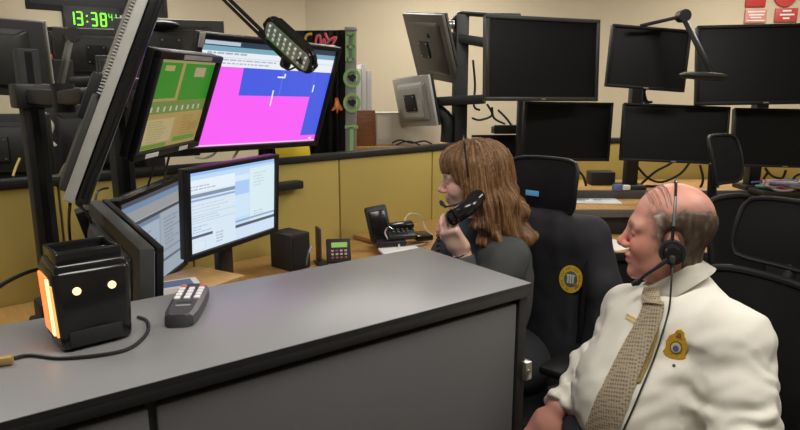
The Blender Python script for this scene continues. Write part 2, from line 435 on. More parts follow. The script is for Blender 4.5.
# ------------------------------------------------------------------ mustard partition behind the workstation
PA, PB = V(-2.3,1.545,0), V(0.80,4.315,0); pd = (PB-PA).normalized(); pn = V(-pd.y, pd.x, 0); PYAW = math.atan2(pd.y, pd.x); PL = (PB-PA).length; PH = 1.22
def onpart(px, py):
    d = ray(px, py); o = V(0,0,CAMZ); k = (PA-o).dot(pn)/d.dot(pn); return o+d*k
t = thing('partition', 'low mustard yellow fabric partition with dark cap behind the two white screens', 'partition', (PA+PB)/2, (0,0,PYAW))
ss = [0.0] + [(onpart(px, 200)-PA).dot(pd) for px in (60, 190, 340, 432)] + [PL]
for i in range(len(ss)-1):
    a_, c_ = ss[i]+.004, ss[i+1]-.004
    obj('fabric_panel', boxb(PA+pd*((a_+c_)/2)+V(0,0,0.6)+pn*.03, (c_-a_, .06, 1.17), (0,0,PYAW), .006), YEL, t)
b = nb(); box(b, (PA+PB)/2+V(0,0,PH-0.017)+pn*.03, (PL, .075, .034), (0,0,PYAW), .005); obj('cap_rail', b, BLKM, t)
b = nb(); box(b, (PA+PB)/2+V(0,0,0.3)+pn*.03, (PL-.01, .04, .6), (0,0,PYAW)); obj('core', b, BLKM, t)
PC, PD = V(0.80,4.33,0), V(4.3,4.45,0); qd = (PD-PC).normalized(); QY = math.atan2(qd.y, qd.x); QL = (PD-PC).length
t = thing('partition', 'mustard yellow fabric partition behind the row of dark monitors on the right', 'partition', (PC+PD)/2, (0,0,QY))
for i in range(4):
    a_, c_ = QL*i/4+.004, QL*(i+1)/4-.004
    obj('fabric_panel', boxb(PC+qd*((a_+c_)/2)+V(0,0.03,0.6), (c_-a_, .06, 1.17), (0,0,QY), .006), YEL, t)
obj('cap_rail', boxb((PC+PD)/2+V(0,.03,PH-.017), (QL,.075,.034), (0,0,QY), .005), BLKM, t)
b = nb(); box(b, (PC+PD)/2+V(0,.03,.3), (QL-.01,.04,.6), (0,0,QY)); obj('core', b, BLKM, t)

# console worktops along the partition
DZ = 0.74
def strip(name, s0, s1, d0, d1, z, parent, m, th=0.03):
    c_ = PA+pd*((s0+s1)/2)-pn*((d0+d1)/2); return obj(name, boxb(V(c_.x,c_.y,z-th/2), (s1-s0, d1-d0, th), (0,0,PYAW), .004), m, parent)
sA = (onpart(352,244)-PA).dot(pd)
def console(name, label, s0, s1, z, dep=0.72):
    c_ = PA+pd*((s0+s1)/2)-pn*(dep/2)
    t = thing(name, label, 'desk', (c_.x, c_.y, 0), (0,0,PYAW))
    strip('worktop', s0, s1, .005, dep, z, t, WOOD); strip('edge_band', s0, s1, dep, dep+.012, z-.002, t, BLKM, .034)
    for s in (s0+.03, s1-.03):
        q_ = PA+pd*s-pn*(dep/2); obj('side_panel', boxb(V(q_.x,q_.y,(z-.03)/2), (.03, dep-.06, z-.03), (0,0,PYAW)), BLKM, t)
    return t
console('console_desk', 'oak laminate desk under the two white screens', 0.25, sA-.006, DZ)
console('console_desk', 'oak laminate desk carrying the black desk phone beside the partition', sA+.006, PL-.62, DZ+.022, .55)
# ------------------------------------------------------------------ monitors
def mrot(yaw, tilt, roll):
    return (Matrix.Rotation(R(yaw),4,'Z') @ Matrix.Rotation(R(tilt),4,'X') @ Matrix.Rotation(R(roll),4,'Y'))
def monitor(label, w_, h_, c, yaw, tilt=0, roll=0, rects=None, bez=.018, th=.034, smat=None, framem=None, backm=None, hump=True, ribs=False, side=None, group=None, chin=None):
    M = Matrix.Translation(c) @ mrot(yaw, tilt, roll)
    t = thing('monitor', label, 'monitor', M=M, group=group)
    fm = framem or BEZ; bk = backm or BLK; chin = chin or bez
    b = nb()
    box(b, (0,-.002,h_/2-bez/2), (w_,.018,bez), None, .003); box(b, (0,-.002,-h_/2+chin/2), (w_,.018,chin), None, .003)
    for s in (-1,1): box(b, (s*(w_/2-bez/2),-.002,(chin-bez)/2), (bez,.018,h_-bez-chin+.004), None, .003)
    obj('bezel', b, fm, t, local=True)
    b = nb(); box(b, (0,th/2+.006,0), (w_-.004,th-.008,h_-.004), None, .004); bs = obj('back_shell', b, side or bk, t, local=True)
    if hump:
        b = nb(); vs = []
        for s, y in ((.80, th+.001), (.62, th+.028)):
            vs.append([b.verts.new((x*w_*s/2, y, z*h_*s/2)) for x,z in ((-1,-1),(1,-1),(1,1),(-1,1))])
        b.faces.new(vs[1]); b.faces.new(vs[0][::-1])
        for i in range(4): b.faces.new((vs[0][i],vs[0][(i+1)%4],vs[1][(i+1)%4],vs[1][i]))
        bmesh.ops.bevel(b, geom=list(b.edges), offset=.008, segments=2, affect='EDGES')
        obj('back_cover', b, bk, t, local=True)
        b = nb(); box(b, (0,th+.033,0), (.11,.01,.11), None, .003); mp = obj('mount_plate', b, BLKM, t, local=True)
        b = nb()
        for sx in (-1,1):
            for sz in (-1,1): cyl(b, (sx*.042,th+.038,sz*.042), (sx*.042,th+.041,sz*.042), .005, seg=8)
        obj('mount_screws', b, STEEL, mp, local=True)
    if ribs:
        n_ = 34
        for i in range(n_):
            z = h_*.48-i*h_*.92/n_*.55
            obj('vent_rib', boxb((0,th+.004,z), (w_*.96,.012,h_*.007)), bk, bs, local=True)
    iw, ih0, ih1 = w_-2*bez, -h_/2+chin, h_/2-bez
    if rects is None:
        b = nb(); box(b, (0,.003,(ih0+ih1)/2), (iw,.004,ih1-ih0)); obj('screen', b, SCROFF, t, local=True)
    else:
        ih = ih1-ih0
        rr = [(-iw/2+x0*iw, ih0+(1-y1)*ih, -iw/2+x1*iw, ih0+(1-y0)*ih, c_) for x0,y0,x1,y1,c_ in rects]
        print_mesh('screen', rr, smat or SCREEN, t, base_y=.003)
    return t
def tow(t, bm, name, m): return obj(name, bm, m, t)       # world-space part of a thing
def stand(t, c, zdesk, backdir, base=True):
    """simple desk foot under a monitor: neck and base, world space"""
    bd = Vector(backdir).normalized(); p = Vector(c)+bd*.075
    b = nb(); beam(b, V(p.x,p.y,zdesk+.01), V(p.x,p.y,c[2]-.01), .075, .03, .004, upv=bd); beam(b, V(p.x,p.y,c[2]-.04)-bd*.045, V(p.x,p.y,c[2]-.04), .06,.06); obj('neck', b, BLK, t)
    q_ = Vector(c)+bd*.03; yaw = math.atan2(bd.y, bd.x)-math.pi/2
    obj('base', boxb(V(q_.x,q_.y,zdesk+.006), (.25,.19,.012), (0,0,yaw), .005), BLK, t)
rnd = random.Random(4)
def textlines(x0, x1, y0, y1, n, c, fill=.7):
    out = []
    for i in range(n):
        y = y0+(y1-y0)*i/n; x = x0
        while x < x0+(x1-x0)*fill*rnd.uniform(.5,1.3) and x < x1-.01:
            l = rnd.uniform(.012,.05); out.append((x,y,min(x+l,x1),y+(y1-y0)/n*.42,c)); x += l+.008
    return out
Wt = (0.72,0.84,0.95); Bl = (0.42,0.62,0.92); Gy = (0.24,0.30,0.42); LGy = (0.60,0.70,0.82); Dk = (0.10,0.12,0.17)
# white-screen monitor (right of the pair)
scrD = [(0,0,1,1,Wt),(0,0,1,.10,(.33,.55,.92)),(0,.045,1,.10,(.55,.74,.97)),(0,.10,.5,.25,(.82,.92,1)),
        (0,.27,.5,.315,Gy),(0,.335,.5,.36,(.30,.42,.68)),(.5,.08,.68,.95,(.58,.76,.96)),(.5,.14,.67,.22,(.70,.86,1)),(.5,.22,.67,.40,(.44,.63,.96)),(.5,.40,.67,.7,(.66,.82,.97)),
        (.68,.08,1,.74,(.72,.88,.93)),(.5,.74,1,.765,(.30,.42,.62)),(.5,.80,1,.84,Dk),(.5,.84,1,1,(.66,.80,.95)),(0,.53,.5,.542,LGy),(0,.62,.5,.632,LGy),(0,.78,.24,.815,(.12,.13,.2)),(.03,.86,.16,.97,(.60,.72,.85)),(.035,.866,.155,.965,(.74,.86,.95))]
scrD += textlines(.02,.45,.17,.24,2,(.45,.5,.6),.5)+textlines(.02,.48,.40,.52,3,(.62,.70,.8),.9)+textlines(.02,.48,.55,.61,2,(.55,.62,.72),.9)+textlines(.02,.3,.66,.76,3,(.5,.56,.68),.6)+textlines(.26,.34,.80,.95,4,(.45,.5,.62),.8)+textlines(.7,.95,.14,.34,5,(.6,.7,.78),.4)+textlines(.7,.95,.66,.73,2,(.55,.64,.76),.8)
cD = V(-0.619,2.298,1.13)
tD = monitor('black framed monitor with a bright white data screen above the desk', .5,.326, cD, 63.5,4.1,-.9, scrD, bez=.016, chin=.02)
stand(tD, cD, DZ, (-math.sin(R(63.5)), math.cos(R(63.5)), 0))
# dimmer monitor to its left
scrE = [(0,0,1,1,(.50,.62,.78)),(0,0,1,.06,(.08,.10,.16)),(0,.06,1,.12,(.22,.36,.56)),(0,.12,1,.23,(.42,.44,.46)),(0,.24,1,.275,(.08,.09,.11)),(0,.275,.58,.32,(.22,.32,.50)),(.58,.275,1,1,(.46,.55,.66)),(.57,.275,.585,1,(.36,.44,.54)),(0,.60,.57,.63,(.2,.26,.36)),(.58,.70,1,.72,(.3,.36,.46)),(0,.80,1,.83,(.16,.2,.28))]
scrE += textlines(.03,.5,.36,.58,6,(.3,.36,.46),.8)+textlines(.62,.95,.34,.66,8,(.3,.36,.46),.7)+textlines(.03,.5,.66,.78,3,(.3,.36,.46),.8)
cE = V(-0.919,2.274,1.006)
cE = V(0,0,CAMZ)+(V(-0.762,1.884,1.1)-V(0,0,CAMZ))*1.22
tE = monitor('dark framed monitor with a dim grey blue data screen beside the white screen', .61,.401, cE, 88.3,3.7,-1, scrE, smat=SCREEN_DIM, bez=.018)
stand(tE, cE, DZ, (-1,.05,0))
# monitor turned away, back to the camera
fa = PZ(160,247,1.175); fb = P(104,199,1.90); fl = (fb-fa).length; fyaw = math.degrees(math.atan2(fb.y-fa.y, fb.x-fa.x)); froll = -math.degrees(math.asin((fb.z-fa.z)/fl))
Mr = mrot(fyaw, 3, froll); cF = (fa+fb)/2 - (Mr.to_3x3() @ V(0,0,1))*.17
tF = monitor('dark grey monitor seen from behind next to the black lamp', fl,.34, cF, fyaw,3,froll, scrE, smat=SCREEN_DIM, backm=DGREY, th=.045)
stand(tF, cF, DZ, Mr.to_3x3() @ V(0,1,0)*V(1,1,0).length)
# big pink and blue map screen
MG = (1.0,0.13,0.98); BU = (0.07,0.12,0.80)
scrP = [(0,0,1,1,MG),(0,0,1,.055,(.03,.05,.09)),(.02,.012,.25,.045,(.5,.6,.7)),(0,.055,1,.10,(.20,.42,.52)),(0,.10,1,.235,(.86,.90,.97)),(0,.15,1,.155,(.6,.66,.75)),(.30,.235,1,.50,BU),(.86,.235,1,.93,BU),(.86,.235,.862,.93,(.2,.22,.9)),(.60,.235,.602,.5,(.3,.35,.9)),
        (.545,.44,.555,.60,(.9,.9,1)),(.56,.30,.62,.315,(.85,.9,1)),(.61,.27,.622,.315,(.85,.9,1)),(.87,.37,.88,.45,(.85,.9,1)),(0,.985,1,1,(.9,.6,.9)),(.94,.955,.965,.975,(.95,.95,1))]
scrP += textlines(.03,.9,.165,.225,2,(.45,.5,.6),.7)+textlines(.04,.5,.105,.145,1,(.4,.46,.58),.8)
cP = V(-0.576,2.711,1.522)
tP = monitor('large monitor showing a bright pink and blue map screen', .75,.489, cP, 51.1,20.6,1.3, scrP, bez=.02, chin=.024)
b = nb(); up_ = mrot(51.1,20.6,1.3).to_3x3(); ctr = cP+up_@V(-.375+.008,-.012,.22); box(b, ctr, (.022,.006,.055), up_, .002); obj('corner_label', b, SILV, tP)
# green and tan screen
GR = (0.03,0.26,0.02); TN = (0.42,0.30,0.11); TN2 = (0.50,0.42,0.20)
scrG = [(0,0,1,1,TN),(0,0,1,.04,(.34,.33,.12)),(0,.04,.40,.43,GR),(.45,.04,1,.46,GR),(.13,.07,.28,.13,(.40,.38,.14)),(.64,.08,.84,.19,(.45,.36,.20)),(0,.46,1,.60,(.16,.25,.06)),(.60,.05,.61,.45,(.05,.3,.03)),
        (.05,.66,.5,.93,TN2),(.05,.945,.45,.99,(.12,.27,.03)),(.55,.90,.95,.96,(.14,.28,.04)),(.55,.62,1,.88,(.42,.29,.10)),(.78,.74,.95,.84,(.36,.24,.09))]
for i in range(9): 
    x = .06+i*.1; scrG.append((x,.52,x+.03,.575,(.5,.52,.42)))
scrG += textlines(.08,.48,.68,.92,9,(.33,.27,.12),.8)+textlines(.6,.95,.64,.88,7,(.30,.2,.07),.6)
cG = V(-0.68,1.942,1.508)
tG = monitor('angled monitor with a green and tan status screen left of the pink screen', .44,.321, cG, 84.6,20.3,-.9, scrG, smat=colmat('screen_glow_green', .3, emit=.62), bez=.022)
Mg = mrot(84.6,20.3,-.9).to_3x3()
for x, z, l in ((-.12,-.150,.075), (.09,-.150,.06), (.02,.150,.20)):
    obj('label_strip', boxb(cG+Mg@V(x,-.0125,z), (l,.002,.013), Mg), WHITEP if z < 0 else SILV, tG)
# portrait monitor almost edge-on
cyaw, ctilt = 117, 23
Mc = mrot(cyaw, ctilt, 0).to_3x3(); bp = P(78,206,1.42); cC = bp+Mc@V(.17,0,.27)
tC = monitor('tall silver edged monitor seen edge-on, leaning forward in the left foreground', .34,.54, cC, cyaw,ctilt,0, None, framem=BLKG, side=SILV, backm=SILV, th=.032, ribs=True, hump=False)
b = nb(); box(b, cC+Mc@V(0,-.014,0), (.335,.016,.53), Mc, .006); obj('front_bezel', b, BLKG, tC)
b = nb(); box(b, cC+Mc@V(0,.04,-.13), (.30,.02,.24), Mc, .006); obj('lower_back', b, DGREY, tC)
b = nb(); box(b, cC+Mc@V(0,.05,-.02), (.12,.03,.12), Mc, .004); obj('mount_plate', b, BLKM, tC)

# posts with monitor arms
def post(label, x, y, z0, z1, s, arms, name='monitor_post'):
    t = thing(name, label, 'post', (x,y,z0))
    b = nb(); box(b, (x,y,(z0+z1)/2), (s*.92,s,z1-z0), (0,0,PYAW), .006); obj('column', b, BLKM, t)
    b = nb(); dx = pd*s*.5
    box(b, V(x,y,(z0+z1)/2)-pn*(s*.5), (s*.3,.004,z1-z0-.02), (0,0,PYAW)); obj('column_slot', b, BLKG, t)
    b = nb(); box(b, (x,y,z0+.03), (s*2.1,s*2.1,.06), (0,0,PYAW), .01); box(b, (x,y,z0+.09), (s*1.6,s*1.6,.07), (0,0,PYAW), .012); obj('foot', b, BLKM, t)
    for a in arms:
        z = a[0].z if isinstance(a[0], Vector) else a[0]
        b = nb(); box(b, (x,y,z), (s*1.5,s*1.5,.075), (0,0,PYAW), .006); cl = obj('clamp', b, BLK, t)
        b = nb(); tgt = Vector(a[1]); st = V(x,y,z); mid = a[2] if len(a) > 2 else (st+tgt)/2
        beam(b, st, mid, .05,.045,.008); cyl(b, Vector(mid)-V(0,0,.04), Vector(mid)+V(0,0,.04), .03); beam(b, mid, tgt, .045,.04,.008)
        obj('arm', b, BLK, t)
    return t
x1, y1 = -1.165, 1.99
zc = P(28,96,1.99).z
post('thick black monitor post with a clamp at the left edge', x1, y1, DZ, P(25,49,1.99).z, .066, [(zc, cC+Mc@V(0,.055,-.02), P(64,98,1.78))])
p2 = P(121,150,2.28)
post('black monitor post behind the green and tan screen', p2.x, p2.y, DZ, P(130,60,2.28).z, .072, [(cG.z+.02, cG+Mg@V(0,.07,0)), (cP.z+.05, cP+up_@V(0,.08,0), V(p2.x+.12,p2.y+.33,cP.z+.05))])
# black box bracket and cables by the post
tag(obj('power_box', boxb(P(92,222,1.9), (.07,.05,.10), (R(8),R(-14),R(30)), .004), BLKM), 'small black power box hanging below the edge-on monitor', 'box')
tag(obj('hanging_cable', tubeb([P(70,204,1.5),P(69,225,1.7),P(72,260,1.75)], .004, 6, 4), CABLE), 'thin dark cable hanging straight down below the edge-on monitor', 'cable')
tag(obj('hanging_cable', tubeb([P(78,205,1.52),P(88,215,1.75),P(100,245,1.85)], .004, 6, 4), CABLE), 'dark cable running from the edge-on monitor past the power box', 'cable')
tag(obj('hanging_cable', tubeb([P(108,188,2.2),P(98,191,2.1),P(95,205,2.0),P(96,215,1.93)], .004, 6, 4), CABLE), 'black cable with plug looping from the post to the power box', 'cable')
tag(obj('hanging_cable', tubeb([P(-6,290,1.6),P(10,280,1.7),P(28,272,1.85),P(44,268,1.97)], .006, 6, 4), CABLE), 'black cable curving to the foot of the left post', 'cable')
for k, (xa, xb) in enumerate(((158,148),(171,163))):
    tag(obj('hanging_cable', tubeb([P(xa,150,2.2),P(xa-4,165,2.2),P(xb,186,2.3)], .004, 6, 4), CABLE), ('left','right')[k]+' one of two dark cables hanging below the green and tan screen', 'cable')

# desk lamp over the pink screen
t = thing('desk_lamp', 'black swing arm lamp with LED grid hanging over the pink screen', 'lamp', V(p2.x,p2.y,P(130,60,2.28).z-.01))
e0 = V(p2.x,p2.y,P(130,60,2.28).z-.01); e1 = P(150,-75,2.15); e2 = P(287,58,1.95)
b = nb(); cyl(b, e0, e1, .011); obj('lower_arm', b, BLK, t)
b = nb(); cyl(b, e1-V(.02,0,0), e1+V(.02,0,0), .022); obj('elbow_joint', b, BLK, t)
dd = (e2-e1).normalized(); sx_ = dd.cross(V(0,1,0)).normalized()
b = nb(); tube(b, [e1+sx_*.006, e2+sx_*.006], .0065, 8); tube(b, [e1-sx_*.008, e2-sx_*.008], .0055, 8); obj('upper_arm', b, BLKG, t)
h0, h1 = P(271,30,1.90), P(306,62,1.86); hx = (h1-h0).normalized(); hn = V(-.40,-.75,-.52); hn = (hn-hx*hn.dot(hx)).normalized(); hy = hx.cross(hn)
Mh = basis(hx, -hn, hy, (h0+h1)/2)           # local +y = up side (away from LEDs), x = long axis
hl_, hw_ = (h1-h0).length+.06, .092
b = nb(); prism(b, rrect(hl_,hw_,.042,8), .024, Mh @ Matrix.Translation((0,-.004,0))); bmesh.ops.bevel(b, geom=list(b.edges), offset=.006, segments=2, affect='EDGES'); obj('lamp_head', b, BLKG, t)
b = nb(); prism(b, rrect(hl_-.03,hw_-.03,.02,6), .003, Mh @ Matrix.Translation((0,-.007,0))); pnl = obj('reflector', b, mat('reflector', (.45,.46,.48), .3, .7), t)
LED = mat('led_dots', (.85,.86,.84), .25, emit=.12)
for i in range(8):
    for j in range(3):
        b = nb(); box(b, Mh @ V(-hl_/2+.03+i*(hl_-.06)/7, -.0085, (j-1)*.017), (.0075,.003,.010), Mh.to_3x3(), .001); obj('led', b, LED, pnl)
b = nb(); cyl(b, e2-hy*.03, e2+hy*.03, .017); cyl(b, e2, h1-hx*.01, .014); obj('head_joint', b, BLK, t)
b = nb(); tube(b, [e2+sx_*.012, e2+V(-.012,-.01,-.02), e2+V(.004,-.015,-.035), e2+V(.025,-.01,-.028)], .003, 6, 4); obj('cord_loop', b, CABLE, t)

# ------------------------------------------------------------------ things on the console desk
def onplane(px, py, z): return PZ(px, py, z)
# speaker box
sp = PZ(295,268,DZ); t = thing('speaker_box', 'black cube speaker on the oak desk by the mustard partition', 'speaker', sp, (0,0,PYAW+R(8)))
obj('cabinet', boxb((0,.03,.085), (.115,.15,.17), None, .006), BLKM, t, local=True)
obj('grille', boxb((0,-.047,.085), (.10,.006,.15), None, .003), mat('speaker_cloth', (.012,.012,.014), .9, bump=.4, bscale=900), t, local=True)
# bookend
be = PZ(320,263,DZ); t = thing('bookend', 'dark metal bookend with a flat foot between speaker and keypad', 'bookend', be, (0,0,PYAW-R(20)))
obj('plate', boxb((0,.02,.085), (.012,.075,.17), None, .003), DGREY, t, local=True); obj('foot', boxb((.0,-.012,.006), (.05,.085,.012), None, .004), BLK, t, local=True)
tag(obj('short_cable', tubeb([PZ(306,266,DZ+.005),P(308,255,2.62),P(311,247,2.66)], .004, 6, 4), mat('blue_grey_cable', (.25,.30,.38), .4)), 'short blue grey cable in front of the black speaker', 'cable')
# keypad terminal
kp = PZ(339,263,DZ); t = thing('keypad_terminal', 'small black keypad terminal with a green display and pale keys', 'terminal', kp, (0,0,PYAW-R(32)))
tl = Matrix.Rotation(R(-24),4,'X')
b = nb(); box(b, (0,.02,.055), (.115,.03,.115), (R(-24),0,0), .006); obj('case', b, BLKM, t, local=True)
b = nb(); box(b, (0,.05,.03), (.10,.07,.05), None, .004); obj('rear_wedge', b, BLKM, t, local=True)
f = lambda x, z, d=0: V(0,.02,.055)+(tl @ V(x,-.0155-d,z))
obj('display', boxb(f(.004,.026), (.075,.003,.024), (R(-24),0,0)), mat('green_lcd', (.20,.42,.05), .3, emit=.35), t, local=True)
KP = mat('pale_key', (.66,.52,.50), .5); KRd = mat('dark_red_key', (.40,.10,.09), .5)
for i in range(4):
    for j in range(3): obj('key', boxb(f(-.030+i*.021,-.002-j*.0165), (.012,.005,.009), (R(-24),0,0), .001), KRd if (j == 2 or (i == 1 and j == 0)) else KP, t, local=True)
# desk phone with tall cradle
ph = PZ(390,246,DZ+.022); t = thing('desk_phone', 'black desk phone with a tall slanted cradle against the mustard partition', 'phone', ph, (0,0,PYAW-R(30)))
b = nb(); box(b, (.0,.02,.02), (.15,.17,.04), None, .008); obj('base', b, BLK, t, local=True)
b = nb(); box(b, (-.055,.03,.115), (.115,.03,.185), (R(-14),R(-10),0), .012); pnl = obj('slanted_panel', b, BLK, t, local=True)
b = nb(); box(b, (-.055,.012,.115), (.085,.006,.14), (R(-14),R(-10),0), .004); obj('panel_inset', b, BLKG, pnl, local=True)
b = nb(); box(b, (.055,.0,.065), (.15,.10,.028), (R(18),0,R(4)), .008); ky = obj('key_bed', b, BLK, t, local=True)
b = nb(); box(b, (.065,.03,.10), (.13,.055,.028), (R(12),R(-4),R(4)), .01); obj('display_hood', b, BLKG, t, local=True)
b = nb(); tube(b, [(-.02,-.045,.05),(-.035,-.05,.085),(-.02,-.055,.11),(.0,-.05,.10)], .006, 8, 4); obj('cradle_hook', b, CHROME, t, local=True)
b = nb()
for i in range(4):
    for j in range(3): box(b, (.015+i*.024,-.03+j*.022,.081+j*.007), (.014,.013,.006), (R(18),0,0), .002)
obj('keys', b, DGREY, t, local=True)
b = nb(); box(b, (.17,.02,.04), (.09,.12,.03), (0,0,R(10)), .008); obj('side_module', b, BLKG, t, local=True)
z_ = DZ+.03
tag(obj('coiled_wire', tubeb([PZ(398,250,z_),P(404,222,3.30),P(410,214,3.36),P(420,216,3.42),P(425,228,3.42),PZ(432,236,z_),PZ(426,243,z_),PZ(410,246,z_)], .005, 6, 5), CABLEW), 'loop of cream cable behind the black desk phone', 'cable')
# papers at the back edge of the counter
nbk = PZ(398,250,DZ+.024); t = thing('spiral_notebook', 'white spiral notebook lying behind the counter edge below the phone', 'notebook', nbk, (0,0,PYAW-R(25)))
obj('pages', boxb((0,-.05,.006),(.20,.14,.01),None,.001), mat('paper', (.8,.8,.8), .8), t, local=True)
b = nb()
for i in range(14): tube(b, [(-.09+i*.0138,.018,.004),(-.09+i*.0138,.026,.012),(-.09+i*.0138,.018,.016)], .0018, 5, 2)
obj('spiral', b, STEEL, t, local=True)
# magazine by the lamp
mg = PZ(180,287,DZ+.001)
mg = P(180,288,1.95); t = thing('open_magazine', 'printed magazine page on a low riser behind the remote control', 'magazine', mg, (0,0,R(30)))
print_mesh('page', [(-.07,-.10,.07,.10,(.65,.66,.68)),(-.06,.02,.05,.09,(.12,.16,.30)),(-.06,-.09,.0,.0,(.6,.55,.45))], PRINT, t, M=Matrix.Rotation(R(-90),4,'X')@Matrix.Translation((0,-.001,0)))
obj('page_stack', boxb((0,0,-.004),(.14,.2,.006)), mat('paper', (.8,.8,.8)), t, local=True)
# riser shelf the magazine and screens sit over
rz = mg.z-.008
c_ = V(mg.x, mg.y, 0)-V(.06,-.02,0)
t = thing('desk_riser', 'low oak riser shelf under the dim grey blue screen', 'shelf', c_, (0,0,R(60)))
obj('shelf', boxb(V(c_.x,c_.y,rz-.012), (.50,.24,.022), (0,0,R(60)), .003), WOOD, t)
for s in (-1,1): obj('leg', boxb(V(c_.x,c_.y,(DZ+rz-.023)/2)+V(math.cos(R(60)),math.sin(R(60)),0)*s*.22, (.02,.2,rz-.023-DZ), (0,0,R(60))), BLKM, t)
# bracket on partition and yellow note
bc = onpart(283,185)-pn*.03; tag(obj('partition_bracket', boxb(bc, (.17,.06,.04), (0,0,PYAW), .006), BLK), 'black bracket bar fixed to the mustard partition right of the white screen', 'bracket')
# ------------------------------------------------------------------ behind the partition, left and centre
# decorated black backdrop with green letters
yb = 3.66
t = thing('letter_display', 'grey strip with green cut-out letters BOOT on a black draped backdrop', 'display', P(335,150,yb))
p0, p1, p2_, p3 = P(258,31,yb), P(346,30,yb), P(346,156,yb), P(258,156,yb)
b = nb(); rows = []
n_ = 46
for i in range(n_+1):
    s = i/n_; top = p0.lerp(p1, s); bot = p3.lerp(p2_, s); dy = .016*math.sin(s*52)+.010*math.sin(s*131+1)
    rows.append([top.lerp(bot, k/6)+V(0, dy*(.25+.75*k/6), 0) for k in range(7)])
grid_mesh(b, rows); r_ = bmesh.ops.solidify(b, geom=list(b.faces), thickness=.006); obj('black_drape', b, mat('black_foil', (.014,.014,.015), .32), t)
ca, cb = P(351,29,yb-.02), P(351,152,yb-.02)
b = nb(); beam(b, cb, ca, .062,.035,.004); obj('grey_strip', b, mat('strip_grey', (.30,.30,.275), .5), t)
b = nb(); box(b, ca, (.07,.05,.02), None, .004); obj('strip_cap', b, SILV, t)
GRN = mat('green_felt', (.36,.62,.25), .8, var=.1)
def lp(px, py): return P(px, py, yb-.045)
b = nb()
for a_, c_ in (((347,34),(347,61)),((347,34),(354,34)),((347,47),(354,47)),((347,60),(354,60)),((354,34),(354,47)),((354,48),(354,60))): beam(b, lp(*a_), lp(*c_), .017,.009,upv=(0,1,0))
obj('letter_b', b, GRN, t)
for nm_, cy in (('letter_o',78),('letter_o',103)):
    b = nb(); pts = [lp(352+7.2*math.cos(a), cy+8.2*math.sin(a)) for a in [2*math.pi*i/22 for i in range(23)]]
    for i in range(22): beam(b, pts[i], pts[i+1], .018,.009,upv=(0,1,0))
    lo_ = obj(nm_, b, GRN, t)
    b = nb(); prism(b, [(.022*math.cos(a)*(1+.25*math.sin(3*a)), .020*math.sin(a)*(1+.2*math.cos(5*a))) for a in [2*math.pi*i/20 for i in range(20)]], .006, Matrix.Translation(lp(352,cy)+V(0,.004,0))); obj('dark_cutout', b, BLKM, lo_)
b = nb(); beam(b, lp(345,127), lp(358,127), .018,.009,upv=(0,1,0)); beam(b, lp(351.5,127), lp(351.5,151), .020,.009,upv=(0,1,0)); obj('letter_t', b, GRN, t)
# pink lettering along the top
b = nb()
for st in ([(315,53),(317,44),(320,43),(321,52)],[(322,53),(324,46),(326,53)],[(325,40),(329,47),(336,44),(332,53)],[(327,50),(331,46)]):
    tube(b, [P(x,y-7,yb-.05) for x,y in st], .008, 6, 4)
obj('pink_scribble', b, mat('pink_marker', (.85,.16,.22), .6), t)
b = nb(); tube(b, [P(305,40,yb-.05),P(307,35,yb-.05),P(312,34,yb-.05)], .008, 6, 3); obj('yellow_scribble', b, mat('yellow_marker', (.75,.50,.08), .6), t)
# small orange figure cut-out (plain)
b = nb(); prism(b, [(x*.0055,z*.0055) for x,z in ((-2,8),(1,8.5),(2,5),(3.5,1),(6,-4),(4,-5),(2,-3),(0,-8),(-1,-3),(-4,-5),(-6,-4.5),(-3,0),(-2,4))], .008, Matrix.Translation(P(337,106,yb-.06))); og = obj('orange_cutout', b, mat('orange_paper', (.80,.17,.06), .6), t)
b = nb(); prism(b, [(x*.0055,z*.0055) for x,z in ((-1,5),(1,5),(1.5,0),(0,-2),(-1.5,0))], .002, Matrix.Translation(P(337,106,yb-.063))); obj('yellow_middle', b, mat('yellow_paper', (.80,.55,.08), .6), og)
# stand for the display
sb = P(330,150,yb); b = nb(); box(b, V(sb.x+.02,yb+.05,(sb.z+.1)/2-.0), (.05,.03,sb.z+.1), None, .004); box(b, V(sb.x+.02,yb+.05,.02), (.4,.3,.04), None, .005); obj('stand', b, BLKM, t)
# yellow sheet below the pink screen
ys = P(293,151,3.14); tag(obj('yellow_sheet', boxb(ys, (.20,.004,.10), (R(-12),0,PYAW), .0005), mat('bright_yellow', (.90,.68,.03), .7)), 'bright yellow paper sheet below the pink screen', 'paper')
# console surface behind the partition
def backdesk(label, c, size, z, yaw, m=WOOD):
    t = thing('back_desk', label, 'desk', (c[0],c[1],0), (0,0,yaw)); obj('worktop', boxb((0,0,z-.015), (size[0],size[1],.03), None, .004), m, t, local=True)
    for s in (-1,1): obj('side_panel', boxb((s*(size[0]/2-.03),0,(z-.03)/2), (.03,size[1]-.06,z-.03)), BLKM, t, local=True)
    return t
bz = P(405,146,4.25).z
backdesk('oak worktop beyond the mustard partition with the white box on it', (.0,4.48), (.95,.56), bz, 0)
backdesk('dark worktop beyond the mustard partition behind the left post', (-2.1,3.1), (2.0,.62), 1.02, PYAW, BLKM)
